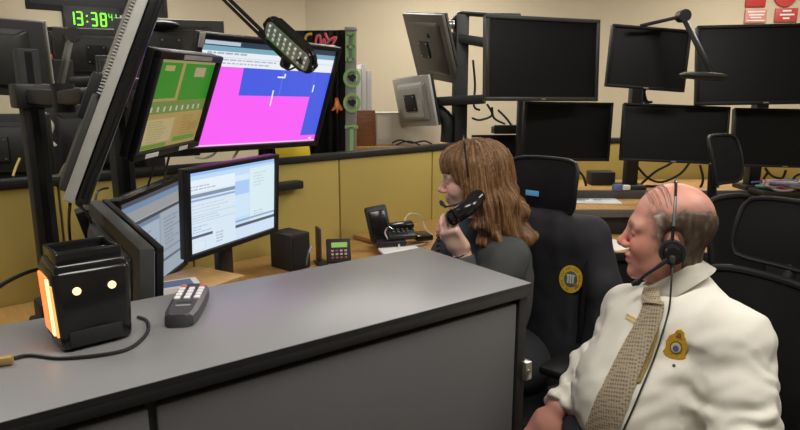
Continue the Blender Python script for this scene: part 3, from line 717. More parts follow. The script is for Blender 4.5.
# wooden box, binders, white box
q0 = P(362,148,4.33); t = thing('wooden_file_box', 'reddish brown wooden file box holding white binders', 'box', V(q0.x,q0.y,bz), (0,0,R(18)))
BRN = mat('brown_wood', (.23,.085,.03), .5, var=.2, vscale=8, stretch=(2,2,14))
hb = P(367,110,4.33).z-bz
for c_, s_ in (((0,-.09,hb/2),(.13,.012,hb)),((0,.09,hb/2),(.13,.012,hb)),((-.065,0,hb/2),(.012,.19,hb)),((.065,0,hb/2),(.012,.19,hb)),((0,0,.01),(.12,.17,.02))): obj('board', boxb(c_, s_, None, .002), BRN, t, local=True)
for i in range(3):
    x = -.036+i*.036; hh = P(367,66+[4,0,6][i],4.33).z-bz
    tt = thing('binder', ('white binder at the left','white binder in the middle, tallest,','white binder at the right')[i]+' in the brown wooden box', 'binder', V(q0.x,q0.y,bz)+Matrix.Rotation(R(18),3,'Z')@V(x,-.0,.025), (0,0,R(18)))
    obj('spine', boxb((0,-.01,hh/2), (.034,.13,hh-.03), None, .004), WHITEP, tt, local=True)
    b = nb(); cyl(b, (0,-.076,hh*.3), (0,-.074,hh*.3), .009, seg=14); obj('finger_hole', b, DGREY, tt, local=True)
q1 = P(408,145,4.40); q1 = V(q1.x,q1.y,bz); t = thing('cardboard_box', 'cream cardboard box lying beyond the partition beside the wooden box', 'box', q1, (0,0,R(12)))
hh = P(404,114,4.36).z-bz
obj('carton', boxb((0,.1,hh/2), (.46,.24,hh), None, .003), WHITEC, t, local=True); obj('lid', boxb((.0,.1,hh+.004), (.468,.248,.010), None, .003), CARD, t, local=True)
obj('end_label', boxb((-.17,-.0212,hh*.55), (.10,.002,hh*.7)), WHITEP, t, local=True)
b = nb(); tube(b, [P(392,143,4.2),P(400,140,4.2),P(412,143,4.2),P(424,141,4.2),P(432,144,4.2)], .006, 6, 4); tube(b, [P(396,145,4.2),P(408,141,4.2),P(420,145,4.2)], .005, 6, 4)
tag(obj('cable_bundle', b, CABLE), 'bundle of black cables in front of the cream cardboard box', 'cable')
# centre post with two monitors seen from behind
ua = V(0.219,4.258,1.835); la = V(0.116,4.218,1.476)
tU = monitor('grey monitor seen from behind, upper one on the centre post', .5,.448, ua, 116.6,-20.2,-7.3, None, backm=GREYB, framem=DGREY)
tL = monitor('squarish grey monitor seen from behind, lower one on the centre post', .38,.332, la, 128.8,-10.4,4.2, None, backm=SILV, framem=BLK, th=.03)
pc = P(460,80,4.12); ztop = P(459,15,4.12).z
t = thing('monitor_post', 'tall black monitor post rising behind the seated woman', 'post', (pc.x,pc.y,0))
obj('column', boxb((pc.x,pc.y,ztop/2), (.085,.085,ztop), (0,0,R(12)), .006), BLKM, t)
b = nb(); beam(b, P(428,33,4.16), P(487,43,4.05), .06,.06,.008); cyl(b, P(437,39,4.2), P(437,46,4.2), .035); obj('upper_arm', b, BLK, t)
b = nb(); beam(b, P(432,102,4.14), P(485,99,4.02), .07,.06,.008); obj('lower_arm', b, BLK, t)
b = nb(); tube(b, [P(452,22,4.1),P(459,14,4.1),P(462,13,4.1),P(490,15,4.05),P(520,16,3.95)], .016, 8, 0); obj('light_bar', b, BLK, t)
b = nb(); box(b, P(451,25,4.1), (.045,.04,.05), None, .004); obj('chrome_block', b, CHROME, t)
b = nb(); tube(b, [P(434,108,4.15),P(447,120,4.12),P(447,142,4.12)], .045, 10, 4); obj('lower_support', b, BLKM, t)
for k, pts in enumerate(([(473,60),(475,85),(474,106),(480,110)], [(487,104),(492,115),(480,120),(472,118)], [(492,107),(494,118),(505,124)], [(498,110),(506,118),(512,126)])):
    tag(obj('loose_cable', tubeb([P(x,y,4.08) for x,y in pts], .008, 6, 4), CABLE), ('black cable hanging along the centre post', 'black cable loop under the first big dark monitor', 'short black cable under the first big dark monitor', 'black cable slanting down right under the first big dark monitor')[k], 'cable')
# left cluster of monitor backs
tA = monitor('dark monitor back at the far left edge, above the left post clamp', .62,.36, P(6,55,3.0)+V(-.12,0,0), 186,-14,-4, None, backm=DGREY, framem=SILV, th=.03)
def bk(label, px, py, Y, w_, h_, yaw, tilt=0, bm_=None): return monitor(label, w_, h_, P(px,py,Y), yaw, tilt, 0, None, backm=bm_ or DGREY, framem=DGREY)
bk('dark grey monitor back below the green digital clock', 98,54,3.9, .46,.30, 200, -6)
bk('wide dark grey monitor back right of the clock, behind the green and tan screen', 172,48,3.5, .56,.30, 196, -4)
bk('small grey monitor back between the left post and the clock', 52,45,4.1, .20,.22, 160, 0)
bk('black monitor back low at the far left above the partition', 2,148,2.75, .42,.30, 190, 0, BLKM)
bk('black monitor back low behind the edge-on monitor', 100,140,3.2, .50,.36, 205, 0, BLKM)
bk('black monitor back between the edge-on monitor and the green and tan screen', 150,108,2.9, .42,.46, 215, 0, BLKM)
for k, (px, Y, zt) in enumerate(((67,3.55,60),(150,3.3,45))):
    pp = P(px,120,Y); zt_ = P(px,zt,Y).z
    t = thing('monitor_post', ('black monitor post left of the edge-on monitor','black monitor post half hidden by the green and tan screen')[k], 'post', (pp.x,pp.y,1.02 if k == 0 else 0))
    obj('column', boxb((pp.x,pp.y,((1.02 if k == 0 else 0)+zt_)/2), (.10,.09,zt_-(1.02 if k == 0 else 0)), (0,0,PYAW), .006), BLKM, t)
    b = nb(); beam(b, V(pp.x,pp.y,zt_-.12), V(pp.x+.18,pp.y+.05,zt_-.12), .06,.06,.008); obj('arm', b, BLK, t)
t = thing('swing_arm', 'slanted pale grey swing arm with a round joint below the digital clock', 'lamp arm', P(62,92,3.2))
b = nb(); beam(b, P(71,38,3.3), P(60,92,3.2), .022,.022,.004); beam(b, P(67,42,3.3), P(57,88,3.2), .012,.012,.003); obj('bar', b, mat('arm_grey', (.22,.22,.21), .4), t)
b = nb(); cyl(b, P(73,34,3.28), P(73,36,3.36), .036); obj('joint', b, BLK, t)
b = nb(); box(b, P(66,92,3.2), (.10,.07,.05), None, .006); obj('clamp', b, BLK, t)
tag(obj('red_connector', boxb(P(47,57,3.6), (.05,.03,.03), (0,R(-8),0), .004), mat('red_plastic', (.5,.04,.03), .5)), 'small red connector between the monitor backs at far left', 'connector')
b = nb()
for i in range(9): box(b, P(44,30+i*4,3.62), (.014,.012,.018), None, .002)
qq = P(44,48,3.63); box(b, V(qq.x,qq.y+.005,(1.02+P(44,28,3.62).z)/2), (.016,.006,P(44,28,3.62).z-1.02))
tag(obj('terminal_strip', b, mat('brass', (.45,.33,.10), .4, .6)), 'vertical strip of small brass terminals beside the red connector', 'connector')
for k, pts in enumerate(([(45,112),(48,130),(52,150),(52,174)], [(60,174),(66,164),(74,158)], [(47,118),(53,126),(50,138),(56,146)], [(62,173),(70,162)])):
    tag(obj('loose_cable', tubeb([P(x,y,3.0) for x,y in pts], .007, 6, 4), CABLEW), ('long white cable hanging beside the left post','white cable curving up from the partition cap','tangled white cable beside the left post','short white cable next to the edge-on monitor')[k], 'cable')
tag(obj('loose_cable', tubeb([P(20,158,2.6),P(16,167,2.58),P(13,176,2.55)], .005, 6, 3), mat('yellow_cable', (.6,.45,.12), .5)), 'thin yellow cable slanting down left of the post', 'cable')
tag(obj('loose_cable', tubeb([P(196,157,2.75),P(205,158,2.72),P(214,154,2.7),P(218,148,2.72)], .006, 6, 4), CABLEW), 'white cable hanging under the left part of the pink screen', 'cable')
tag(obj('loose_cable', tubeb([P(233,158,2.72),P(237,152,2.72),P(239,147,2.74)], .006, 6, 3), CABLEW), 'short white cable hanging under the middle of the pink screen', 'cable')
# paper sheets
t0 = P(80,111,3.3); tag(obj('paper_sheet', boxb(t0, (.10,.14,.004), (R(35),0,R(10)), .0005), mat('paper', (.8,.8,.8))), 'white paper sheet standing behind the edge-on monitor', 'paper')
# digital clock on the left wall
wd = (LW_END-CORN).normalized(); wn = V(-wd.y, wd.x, 0)
if wn.dot(V(0,0,0)-CORN) < 0: wn = -wn
def onwall(px, py):
    d = ray(px, py); o = V(0,0,CAMZ); k = (CORN+wn*.012-o).dot(wn)/d.dot(wn); return o+d*k
ck = onwall(92,19); xr = -wd           # viewer's right along the wall
a0 = onwall(64,19); a1 = onwall(121,19); cw = (a1-a0).length; chh = onwall(92,7).z-onwall(92,31).z
Mk = basis(xr, -wn, V(0,0,1), ck)
t = thing('digital_clock', 'black wall clock with green digits reading 13:38 41', 'clock', M=Mk)
obj('case', boxb((0,0,0), (cw,.03,chh), None, .008), BLKM, t, local=True); obj('face', boxb((0,-.017,0), (cw*.96,.004,chh*.9)), BLKG, t, local=True)
GLED = mat('green_led', (.16,1.0,.02), .5, emit=1.1); GLD2 = mat('green_led_small', (.10,.75,.02), .5, emit=.7)
SEG = {'0':'abcdef','1':'bc','3':'abgcd','8':'abcdefg','4':'fgbc'}
def digit(ch, cx, cz, w_, h_, tk, m):
    segs = {'a':((cx,cz+h_/2),(w_,tk)),'g':((cx,cz),(w_,tk)),'d':((cx,cz-h_/2),(w_,tk)),'f':((cx-w_/2,cz+h_/4),(tk,h_/2)),'b':((cx+w_/2,cz+h_/4),(tk,h_/2)),'e':((cx-w_/2,cz-h_/4),(tk,h_/2)),'c':((cx+w_/2,cz-h_/4),(tk,h_/2))}
    b = nb()
    for s in SEG[ch]: (x,z),(sx,sz) = segs[s]; box(b, (x,-.0205,z), (sx*.96,.003,sz*.96))
    obj('digit', b, m, t, local=True)
dh = chh*.52; u_ = cw/58
for ch, px in (('1',-21),('3',-13),('3',1.5),('8',11)): digit(ch, px*u_, -.02*chh, 5.2*u_, dh, 1.5*u_, GLED)
b = nb(); box(b, (-5.5*u_,-.0205,dh*.2), (1.5*u_,.003,1.5*u_)); box(b, (-5.5*u_,-.0205,-dh*.25), (1.5*u_,.003,1.5*u_)); obj('colon', b, GLED, t, local=True)
for ch, px in (('4',18.5),('1',23)): digit(ch, px*u_, dh*.22, 3*u_, dh*.55, .9*u_, GLD2)
# wall-mounted television just entering the frame above the clock
tv = onwall(98,-26); M_ = basis(xr, -wn, V(0,0,1), tv-(-wn)*(-.03))
t = thing('wall_television', 'black wall mounted television above the digital clock, only its lower edge showing', 'television', M=M_)
obj('case', boxb((0,0,0), (1.05,.06,.60), None, .01), BLK, t, local=True); obj('screen', boxb((0,-.032,.01), (.99,.004,.54)), SCROFF, t, local=True)
tag(obj('lamp_shade', (lambda b: (bmesh.ops.transform(b, matrix=Matrix.Translation(P(163,25,3.4))@Matrix.Diagonal((.085,.06,.022,1)), verts=bmesh.ops.create_uvsphere(b, u_segments=20, v_segments=10, radius=1)['verts']), b)[1])(nb()), BLK), 'dark flat lamp shade beside the top of the edge-on monitor', 'lamp')

# ------------------------------------------------------------------ right-hand workstation
RT = thing('monitor_wall_desk', 'two level oak and black console desk under the dark monitors on the right', 'desk', (2.3,3.85,0))
RZ, MZ, LZ = .935, .885, .74
zr = P(600,180,4.25).z
obj('rear_shelf', boxb((2.45,4.07,RZ-.02), (3.4,.50,.04), None, .004), WOOD, RT)
obj('rear_shelf_edge', boxb((2.45,3.815,RZ-.025), (3.4,.016,.055), None, .004), mat('grey_edge', (.06,.06,.06), .5), RT)
obj('middle_top', boxb((2.45,3.63,MZ-.015), (3.4,.37,.03), None, .004), WOOD, RT)
obj('middle_top_edge', boxb((2.45,3.445,MZ-.02), (3.4,.014,.045), None, .004), mat('grey_edge2', (.12,.115,.105), .5), RT)
obj('modesty_panel', boxb((2.45,3.50,(MZ-.04)/2), (3.3,.03,MZ-.05)), BLKM, RT); obj('rear_panel', boxb((2.45,4.1,(RZ-.05)/2), (3.3,.03,RZ-.06)), BLKM, RT)
LD = thing('front_desk', 'lower oak desk with a dark edge between the two seated people', 'desk', (1.5,3.28,0))
obj('worktop', boxb((1.75,3.26,LZ-.015), (2.0,.42,.03), None, .004), WOOD, LD); obj('edge', boxb((1.75,3.045,LZ-.02), (2.0,.014,.045), None, .004), BLKM, LD); obj('front_panel', boxb((1.75,3.08,(LZ-.04)/2), (1.96,.03,LZ-.05)), BLKM, LD)
for s in (.8,2.7): obj('side_panel', boxb((s,3.28,(LZ-.04)/2), (.03,.34,LZ-.05)), BLKM, LD)
ps = PZ(607,243,LZ+.002); tag(obj('paper_sheet', boxb(ps, (.20,.28,.002), (0,0,R(35)), .0003), mat('paper_white', (.85,.84,.80), .8)), 'white paper sheet on the lower oak desk by the man', 'paper')
pp = PZ(594,201,MZ+.002); t = thing('printed_chart', 'printed chart sheet with dark shapes lying on the middle worktop', 'paper', pp, (0,0,R(-6)))
print_mesh('sheet', [(-.19,-.09,.15,.11,(.72,.72,.70)),(-.15,.0,-.05,.06,(.16,.17,.18)),(-.13,.03,-.02,.07,(.30,.31,.32)),(.0,.02,.05,.05,(.10,.10,.11)),(.05,.04,.11,.055,(.3,.3,.3)),(-.10,-.05,.05,-.03,(.55,.55,.55))], PRINT, t, M=Matrix.Rotation(R(-90),4,'X')@Matrix.Translation((0,-.0015,0)))
obj('paper_back', boxb((-.02,.01,-.0005),(.34,.2,.001)), mat('paper', (.8,.8,.8)), t, local=True)
RM = [('big dark monitor on the arm behind the woman, leftmost of the upper row', .70,.45,(0.786,3.501,1.714),17.3,-3.7,.5,.022,'silver'),
      ('smaller dark monitor in the middle of the upper row', .45,.342,(1.391,3.576,1.723),2.3,-4.1,4.2,.016,None),
      ('dark monitor low behind the woman, leftmost of the lower row', .55,.354,(1.01,3.769,1.303),6.1,-.6,1.0,.016,None),
      ('wide dark monitor above the man, middle of the lower row', .60,.332,(1.583,3.595,1.302),-3,-8,2.2,.014,None),
      ('largest dark monitor of the upper row at the right edge', .75,.44,(2.033,3.542,1.689),-4,-8,-1.,.018,None),
      ('wide dark monitor at the right edge of the lower row', .60,.34,(2.24,3.62,1.275),-2,-8,1.0,.014,None)]
for lb, w_, h_, c_, yw, ti, ro, bz_, fm in RM:
    tm = monitor(lb, w_, h_, c_, yw, ti, ro, None, bez=bz_, framem=mat('bezel_dark_silver', (.045,.044,.042), .35) if fm else None, smat=None)
    Mm = mrot(yw, ti, ro).to_3x3()
    b = nb(); box(b, Vector(c_)+Mm@V(.0,-.0115,-h_/2+bz_/2), (.028,.001,.006), Mm); obj('maker_badge', b, STEEL, tm)
    b = nb()
    for i in range(4): box(b, Vector(c_)+Mm@V(w_/2-.03-i*.014,-.0115,-h_/2+bz_*.45), (.007,.002,.003), Mm)
    obj('control_buttons', b, DGREY, tm)
# posts and cross bars
for k, (px, Y, ytop, lb) in enumerate(((522,3.93,108,'black post carrying the leftmost dark monitors'),(632,3.9,85,'black post behind the middle dark monitors'),(755,3.9,100,'black post behind the right dark monitors'))):
    p_ = P(px,150,Y); zt = P(px,ytop,Y).z
    t = thing('monitor_post', lb, 'post', (p_.x,p_.y,RZ)); zt = 1.75
    obj('column', boxb((p_.x,p_.y,(RZ+zt)/2), (.075,.07,zt-RZ), None, .006), BLKM, t); obj('foot', boxb((p_.x,p_.y,RZ+.015), (.16,.16,.03), None, .006), BLKM, t)
    for mi in ((0,2),(1,3),(4,5))[k]:
        lb_, w_, h_, c_, yw, ti, ro, bz_, fm = RM[mi]; bkp = Vector(c_)+mrot(yw,ti,ro).to_3x3()@V(0,.072,0); z = bkp.z
        crn = V(bkp.x, p_.y-.01, z)
        b = nb(); beam(b, V(p_.x,p_.y-.01,z), crn, .05,.05,.006); obj('cross_bar', b, BLK, t)
        b = nb(); beam(b, crn, bkp, .05,.05,.006); obj('arm', b, BLK, t)
# arm lamp above the right monitors
t = thing('task_lamp', 'black angled task lamp with a flat bar head between the dark monitors', 'lamp', P(640,25,3.5))
a0, a1, a2 = P(640,26,3.48), P(683,16,3.40), P(712,74,3.28)
b = nb(); beam(b, a0, a1, .024,.018,.004); obj('upper_arm', b, BLK, t)
b = nb(); cyl(b, a1-V(0,.03,0), a1+V(0,.03,0), .032, seg=18); obj('joint', b, BLK, t)
b = nb(); beam(b, a1, a2, .036,.024,.005); obj('lower_arm', b, BLK, t)
b = nb(); tube(b, [P(679,75,3.26),P(684,75,3.26),P(704,76,3.26),P(720,77,3.26),P(726,77,3.26)], [.012,.028,.034,.034,.018], 12, 0, flat=.62); obj('lamp_head', b, BLK, t)
# cables below the right monitors
for k, pts in enumerate(([(636,165),(648,178),(662,182),(680,174),(690,162)], [(640,185),(655,172),(668,165),(675,160)], [(645,186),(660,186),(675,183)], [(700,165),(703,180),(699,190)], [(722,165),(716,182),(722,192)], [(765,168),(772,176),(782,178),(786,170)], [(768,172),(762,184),(770,192)], [(790,192),(794,178),(800,174)], [(572,150),(575,166),(583,176),(586,186)], [(642,80),(646,100),(652,102)], [(648,80),(643,98),(648,104)])):
    Yc = 3.95 if pts[0][1] > 95 else 3.67
    tag(obj('loose_cable', tubeb([P(x,y,Yc) for x,y in pts], .008, 6, 4), CABLE), ('wide black cable loop sagging under the wide middle monitor','black cable with plug slanting up under the wide middle monitor','flat black cable lying on the shelf behind the man','thin black cable hanging straight below the wide middle monitor','black cable hanging beside the empty chair headrest','black cable loop below the lower right monitor','black cable dropping to the shelf below the lower right monitor','black cable curving at the right edge of the photo','thin black cable under the low monitor behind the woman','short black cable below the small upper monitor','crossing black cable below the small upper monitor')[k], 'cable')
# clutter on the shelf
b = nb(); box(b, V(0,0,.03), (.34,.20,.06), None, .008)
cl = PZ(600,178,RZ)
bm_ = boxb(V(1.33,4.08,RZ+.045), (.16,.12,.09), None, .01); tag(obj('black_device', bm_, BLKM), 'black boxy device on the rear shelf below the yellow panel joint', 'device')
b.free()
hd = P(618,184,3.82); t = thing('shelf_plug', 'blue and white plug lying by the foot of the middle post', 'plug', V(hd.x,hd.y,RZ)); obj('shell', boxb((0,0,.02),(.06,.04,.04),(0,0,R(20)),.006), mat('blue_plug', (.12,.16,.35), .5), t, local=True); obj('tip', boxb((.05,0,.02),(.05,.03,.03),(0,0,R(10)),.005), WHITEP, t, local=True)
# basket of colourful wires
bk_ = P(782,190,3.72); rr = random.Random(9)
t = thing('wire_tray', 'tray of tangled coloured patch wires on the shelf at the right', 'tray', V(bk_.x,bk_.y,RZ))
obj('tray', boxb((0,0,.012),(.32,.18,.024),None,.004), BLKM, t, local=True)
for i, c_ in enumerate(((.45,.06,.07),(.12,.14,.40),(.10,.30,.20),(.40,.36,.40),(.32,.10,.30),(.42,.28,.25),(.15,.2,.5),(.5,.45,.4))*2):
    pts = [(rr.uniform(-.15,.15), rr.uniform(-.08,.08), rr.uniform(.03,.075)) for _ in range(5)]
    b = nb(); tube(b, pts, .007, 6, 5); obj('wire', b, mat('wire_%d' % (i%8), c_, .5), t, local=True)
kb = P(600,196,3.72); 
t = thing('keyboard', 'dark keyboard half hidden on the middle worktop by the man', 'keyboard', PZ(640,197,MZ), (0,0,R(-4)))
obj('case', boxb((0,0,.010),(.30,.13,.02),None,.004), BLK, t, local=True)
b = nb()
for i in range(13):
    for j in range(4): box(b, (-.13+i*.0215,-.045+j*.028,.022), (.016,.021,.006), None, .002)
obj('keys', b, DGREY, t, local=True, kind='stuff')
# small dark monitor edge behind the woman
monitor('small dark monitor low behind the woman by the post', .30,.22, P(495,152,4.0), 4,-6,0, None)
t = thing('shelf_bar', 'short dark shelf bar on the right of the centre post', 'shelf', P(508,130,4.05)); obj('bar', boxb((0,0,0),(.20,.10,.045),(0,0,R(6)),.006), BLKM, t, local=True); obj('front_lip', boxb((0,-.052,.01),(.20,.006,.05),(0,0,R(6)),.002), BLK, t, local=True)
# red wall signs at the upper right
wb = (V(4.4,5.55,0)-CORN).normalized(); bn = V(wb.y, -wb.x, 0)
def onback(px, py):
    d = ray(px, py); o = V(0,0,CAMZ); k = (CORN+bn*.012-o).dot(bn)/d.dot(bn); return o+d*k
RED = (.50,.035,.03); PNK = (.62,.25,.22); WH = (.85,.75,.70)
def sign(label, x0, y0, x1, y1, base, lines, rounded=False, name='wall_sign'):
    a = onback(x0,y1); c_ = onback(x1,y0); mid = (a+c_)/2; ww = (V(c_.x,c_.y,0)-V(a.x,a.y,0)).length; hh = c_.z-a.z
    t = thing(name, label, 'sign', M=basis(wb, -bn, V(0,0,1), mid))
    b = nb()
    if rounded: prism(b, [(ww/2*math.cos(q), hh/2*math.sin(q)) for q in [2*math.pi*i/28 for i in range(28)]], .02, Matrix.Translation((0,-.01,0)))
    else: box(b, (0,0,0), (ww,.018,hh), None, .002)
    obj('board', b, mat('sign_%.2f' % base[1], base, .5), t, local=True)
    if lines:
        print_mesh('print', [(-ww*l[1]/2+l[3]*ww, hh*l[0]-hh*l[2]/2, ww*l[1]/2+l[3]*ww, hh*l[0]+hh*l[2]/2, WH) for l in lines], PRINT, t, base_y=-.0125)
    return t
sign('red wall sign board cut by the top of the photo, left of the round one', 745,-20,768,7, RED, None)
sign('pale red notice with white lines under the red sign board', 744,9,767,23, PNK, [(.30,.8,.10,0),(.08,.7,.10,.02),(-.12,.5,.10,0),(-.34,.85,.08,0)])
sign('round red wall sign at the upper right corner', 772,-22,800,7, RED, None, True)
sign('red notice with white lettering lines under the round red sign', 774,8,798,22, (.48,.06,.05), [(.30,.4,.12,0),(.02,.6,.12,0),(.02,.2,.12,.25),(-.25,.3,.12,0)])
# ------------------------------------------------------------------ office chairs
def chair(label, S, yaw, rec=10, hx=-.36, hz=1.18, hw=.28, hh=.19, bw=.46, ztop=1.07, headtilt=0, pad=.02, curved=.03, seatz=.47):
    t = thing('office_chair', label, 'office chair', (S[0],S[1],0), (0,0,R(yaw)))
    L = dict(local=True)
    b = nb(); box(b, (0.02,0,seatz), (.47,.48,.075), None, .03); obj('seat', b, BEZ, t, **L)
    zb = .58; hb = ztop-zb; xb = -.225; lean = math.tan(R(rec))
    def panel(w_, h_, x0, z0, ln, curve, th, r):
        rows = []; n_ = 12; mz = 8
        o_ = nb()
        for side in (0, 1):
            rows.append([])
        grid = []
        for i in range(n_+1):
            y = -1+2*i/n_; col_ = []
            for k in range(mz+1):
                v = -1+2*k/mz
                # superellipse-like corner rounding
                yy = y*w_/2*(1-.10*abs(v)**6); zz = v*h_/2*(1-.10*abs(y)**6)
                col_.append(V(x0-ln*zz+curve*(y*y)-.4*curve*(v*v), yy, z0+zz))
            grid.append(col_)
        grid_mesh(o_, grid); bmesh.ops.solidify(o_, geom=list(o_.faces), thickness=th)
        edge = [grid[i][0] for i in range(n_+1)]+[grid[n_][k] for k in range(1,mz+1)]+[grid[i][mz] for i in range(n_-1,-1,-1)]+[grid[0][k] for k in range(mz-1,-1,-1)]
        e_ = nb(); tube(e_, edge, r, 8)
        return o_, e_
    o_, e_ = panel(bw, hb, xb-lean*hb/2, zb+hb/2, lean, .05, .012, .011)
    br_ = obj('backrest', o_, MESHM, t, **L); obj('backrest_frame', e_, BEZ, br_, **L)
    o_, e_ = panel(hw, hh, hx, hz, math.tan(R(rec+headtilt)), curved, pad, .0075)
    hr = obj('headrest', o_, MESHM, t, **L); obj('headrest_frame', e_, BEZ, hr, **L)
    xt = xb-lean*hb
    b = nb(); tube(b, [(-.08,0,.44),(-.24,0,.46),(xb-.06,0,zb+.05),(xt-.045,0,ztop-.08),(hx-.03,0,hz-.02)], [.03,.03,.028,.022,.018], 10, 5); obj('spine', b, BEZ, t, **L)
    for s in (-1,1):
        b = nb(); tube(b, [(-.02,s*.22,.44),(-.02,s*.285,.47),(-.03,s*.285,.66)], .018, 8, 3); ar = obj('arm_post', b, BEZ, t, **L)
        b = nb(); box(b, (.0,s*.285,.675), (.26,.085,.03), None, .012); obj('armrest_pad', b, BEZ, t, **L)
    b = nb(); cyl(b, (0,0,.10), (0,0,.44), .028); obj('gas_lift', b, BLKG, t, **L)
    for i in range(5):
        a = R(72*i+20); e = V(math.cos(a)*.29, math.sin(a)*.29, .075)
        b = nb(); tube(b, [(0,0,.115), e*.5+V(0,0,.06), e], [.03,.026,.018], 8, 3); lg = obj('base_leg', b, BEZ, t, **L)
        b = nb(); sd = V(-math.sin(a), math.cos(a), 0); cyl(b, V(e.x,e.y,.028)-sd*.022, V(e.x,e.y,.028)+sd*.022, .028); obj('caster', b, BEZ, lg, **L)
    return t
chM = chair('black mesh office chair with headrest that the man sits in', (.675,1.453), 203, rec=14, hx=-.42, hz=1.165, hw=.32, hh=.175, ztop=1.055, bw=.42)
chL = chair('black office chair behind the woman with a jacket over its back', (.345,2.10), 228, rec=6, hx=-.30, hz=1.198, hw=.285, hh=.20, ztop=1.08)
LBL = mat('blue_label', (.12,.42,.72), .5)
Mch = MW[chL.name]
b = nb(); box(b, (-.262,-.028,1.168), (.003,.055,.020), (0,0,0), .0005); obj('size_label', b, LBL, chL, local=True, label='small light blue label on the headrest')
ch3 = P(722,160,2.5)
chair('empty black office chair with a curved headrest on a stalk behind the man', (ch3.x+.20,ch3.y-.26), -52, rec=8, hx=-.33, hz=1.275, hw=.24, hh=.19, ztop=1.12, headtilt=6, curved=.025, pad=.045)

# ------------------------------------------------------------------ people
def frame(fwd, tiltdown=0.0, roll=0.0):
    """rows: local x (forward), y (left), z (up)"""
    f = np.array([fwd[0], fwd[1], 0.0]); f /= np.linalg.norm(f); l = np.array([-f[1], f[0], 0.0]); z = np.array([0,0,1.0])
    c, s = math.cos(tiltdown), math.sin(tiltdown); f2 = f*c-z*s; z2 = z*c+f*s
    c, s = math.cos(roll), math.sin(roll); l2 = l*c+z2*s; z3 = z2*c-l*s
    return np.array([f2, l2, z3])
def head_sdf(q, male=True):
    d = ell(q, (-.010,0,.034), (.099,.0765,.084))
    d = smin(d, ell(q, (.034,0,-.028), (.060,.060,.088)), .03)
    d = smin(d, ell(q, (.030,0,-.074), (.054,.052 if male else .045,.042)), .025)
    d = smin(d, ell(q, (.078,0,-.100), (.018,.022,.017)), .02)
    for s in (1,-1):
        d = smin(d, cap(q, (.086,s*.012,.020), (.074,s*.048,.018), .012), .018)
        d = smin(d, ell(q, (.062,s*.040,-.030), (.030,.022,.026)), .02)
        d = smax(d, -ell(q, (.101,s*.032,.000), (.015,.017,.011)), .012)
        d = smin(d, ell(q, (.080,s*.032,.001), (.0125,.0155,.0115)), .004)      # lids
    d = smin(d, cap(q, (.092,0,.012), (.113,0,-.026), .008, .0105), .012)
    d = smin(d, ell(q, (.116,0,-.029), (.0115,.012,.010)), .008)
    for s in (1,-1): d = smin(d, ell(q, (.104,s*.0135,-.034), (.011,.0075,.008)), .007)
    d = smin(d, ell(q, (.0935,0,-.058), (.012,.024,.0075)), .008)
    d = smin(d, ell(q, (.0905,0,-.072), (.012,.021,.0085)), .008)
    d = smax(d, -ell(q, (.106,0,-.0645), (.008,.024,.0022)), .004)
    for s in (1,-1):
        a = R(14); M = np.array([[math.cos(a),0,-math.sin(a)],[0,1,0],[math.sin(a),0,math.cos(a)]])
        e = ell(q, (-.010,s*.080,-.016), (.018,.009,.030), M); e = smax(e, -ell(q, (-.006,s*.089,-.014), (.010,.008,.019), M), .006)
        d = smin(d, e, .008)
    d = smin(d, cap(q, (-.022,0,-.055), (-.050,0,-.20), .057 if male else .047, .062 if male else .05), .03)
    return d
def hand_sdf(p, wrist, X, Z, curls, spread=.5, s=1.0, thumb=(.55,.75,-.25), thumbcurl=.5):
    X = np.asarray(X, float); X /= np.linalg.norm(X); Z = np.asarray(Z, float); Z = Z-X*(Z@X); Z /= np.linalg.norm(Z)
    Y = np.cross(Z, X)
    if hand_sdf.flip: Y = -Y
    q = (p-np.asarray(wrist)) @ np.array([X,Y,Z]).T/s
    d = rbox(q, (.048,0,0), (.046,.040,.014), .013)
    d = smin(d, cap(q, (-.03,0,0), (.02,0,0), .026, .026), .03)
    for i, (y, L) in enumerate(((.030,.072),(.010,.080),(-.010,.075),(-.029,.060))):
        a = np.array([.088-.004*abs(i-1), y, .0]); ang = 0.0; sp = spread*(y/.03)*.12; rr = .0095-.0005*i
        for k, fr in enumerate((.45,.31,.24)):
            ang += curls[i]*(1,.9,.6)[k]; dr = np.array([math.cos(ang)*math.cos(sp), math.sin(sp), -math.sin(ang)])
            e = a+dr*L*fr; d = smin(d, cap(q, a, e, rr, rr-.0008), .004); a = e; rr -= .0008
    t = np.array(thumb); t = t/np.linalg.norm(t); a = np.array([.022,.032,-.004]); e = a+t*.042; d = smin(d, cap(q, a, e, .013, .0105), .012)
    t2 = t*math.cos(thumbcurl)+np.array([1,-.3,0])*math.sin(thumbcurl)*.9; t2 /= np.linalg.norm(t2); d = smin(d, cap(q, e, e+t2*.032, .0105, .0088), .005)
    return d*s
hand_sdf.flip = False
def trace_many(fn, pix, t0=.8):
    D = np.array([np.array(ray(x, y))/ray(x, y).length for x, y in pix]); o = np.array([0,0,CAMZ]); t = np.full(len(D), t0)
    for _ in range(90): t = np.minimum(t+np.maximum(fn(o+D*t[:,None]), 0)*.75, 3.2)
    p = o+D*t[:,None]; e = 1e-3
    n_ = np.stack([fn(p+dx)-fn(p-dx) for dx in np.eye(3)*e], -1); n_ /= np.linalg.norm(n_, axis=-1)[:,None]
    return [(V(*a), V(*c)) for a, c in zip(p, n_)]
def trace(fn, px, py, t0=.8): return trace_many(fn, [(px, py)], t0)[0]
def cutsleeve(d, p, el, wr, off): ax = (el-wr)/np.linalg.norm(el-wr); return smax(d, -((p-wr)@ax+off), .004)
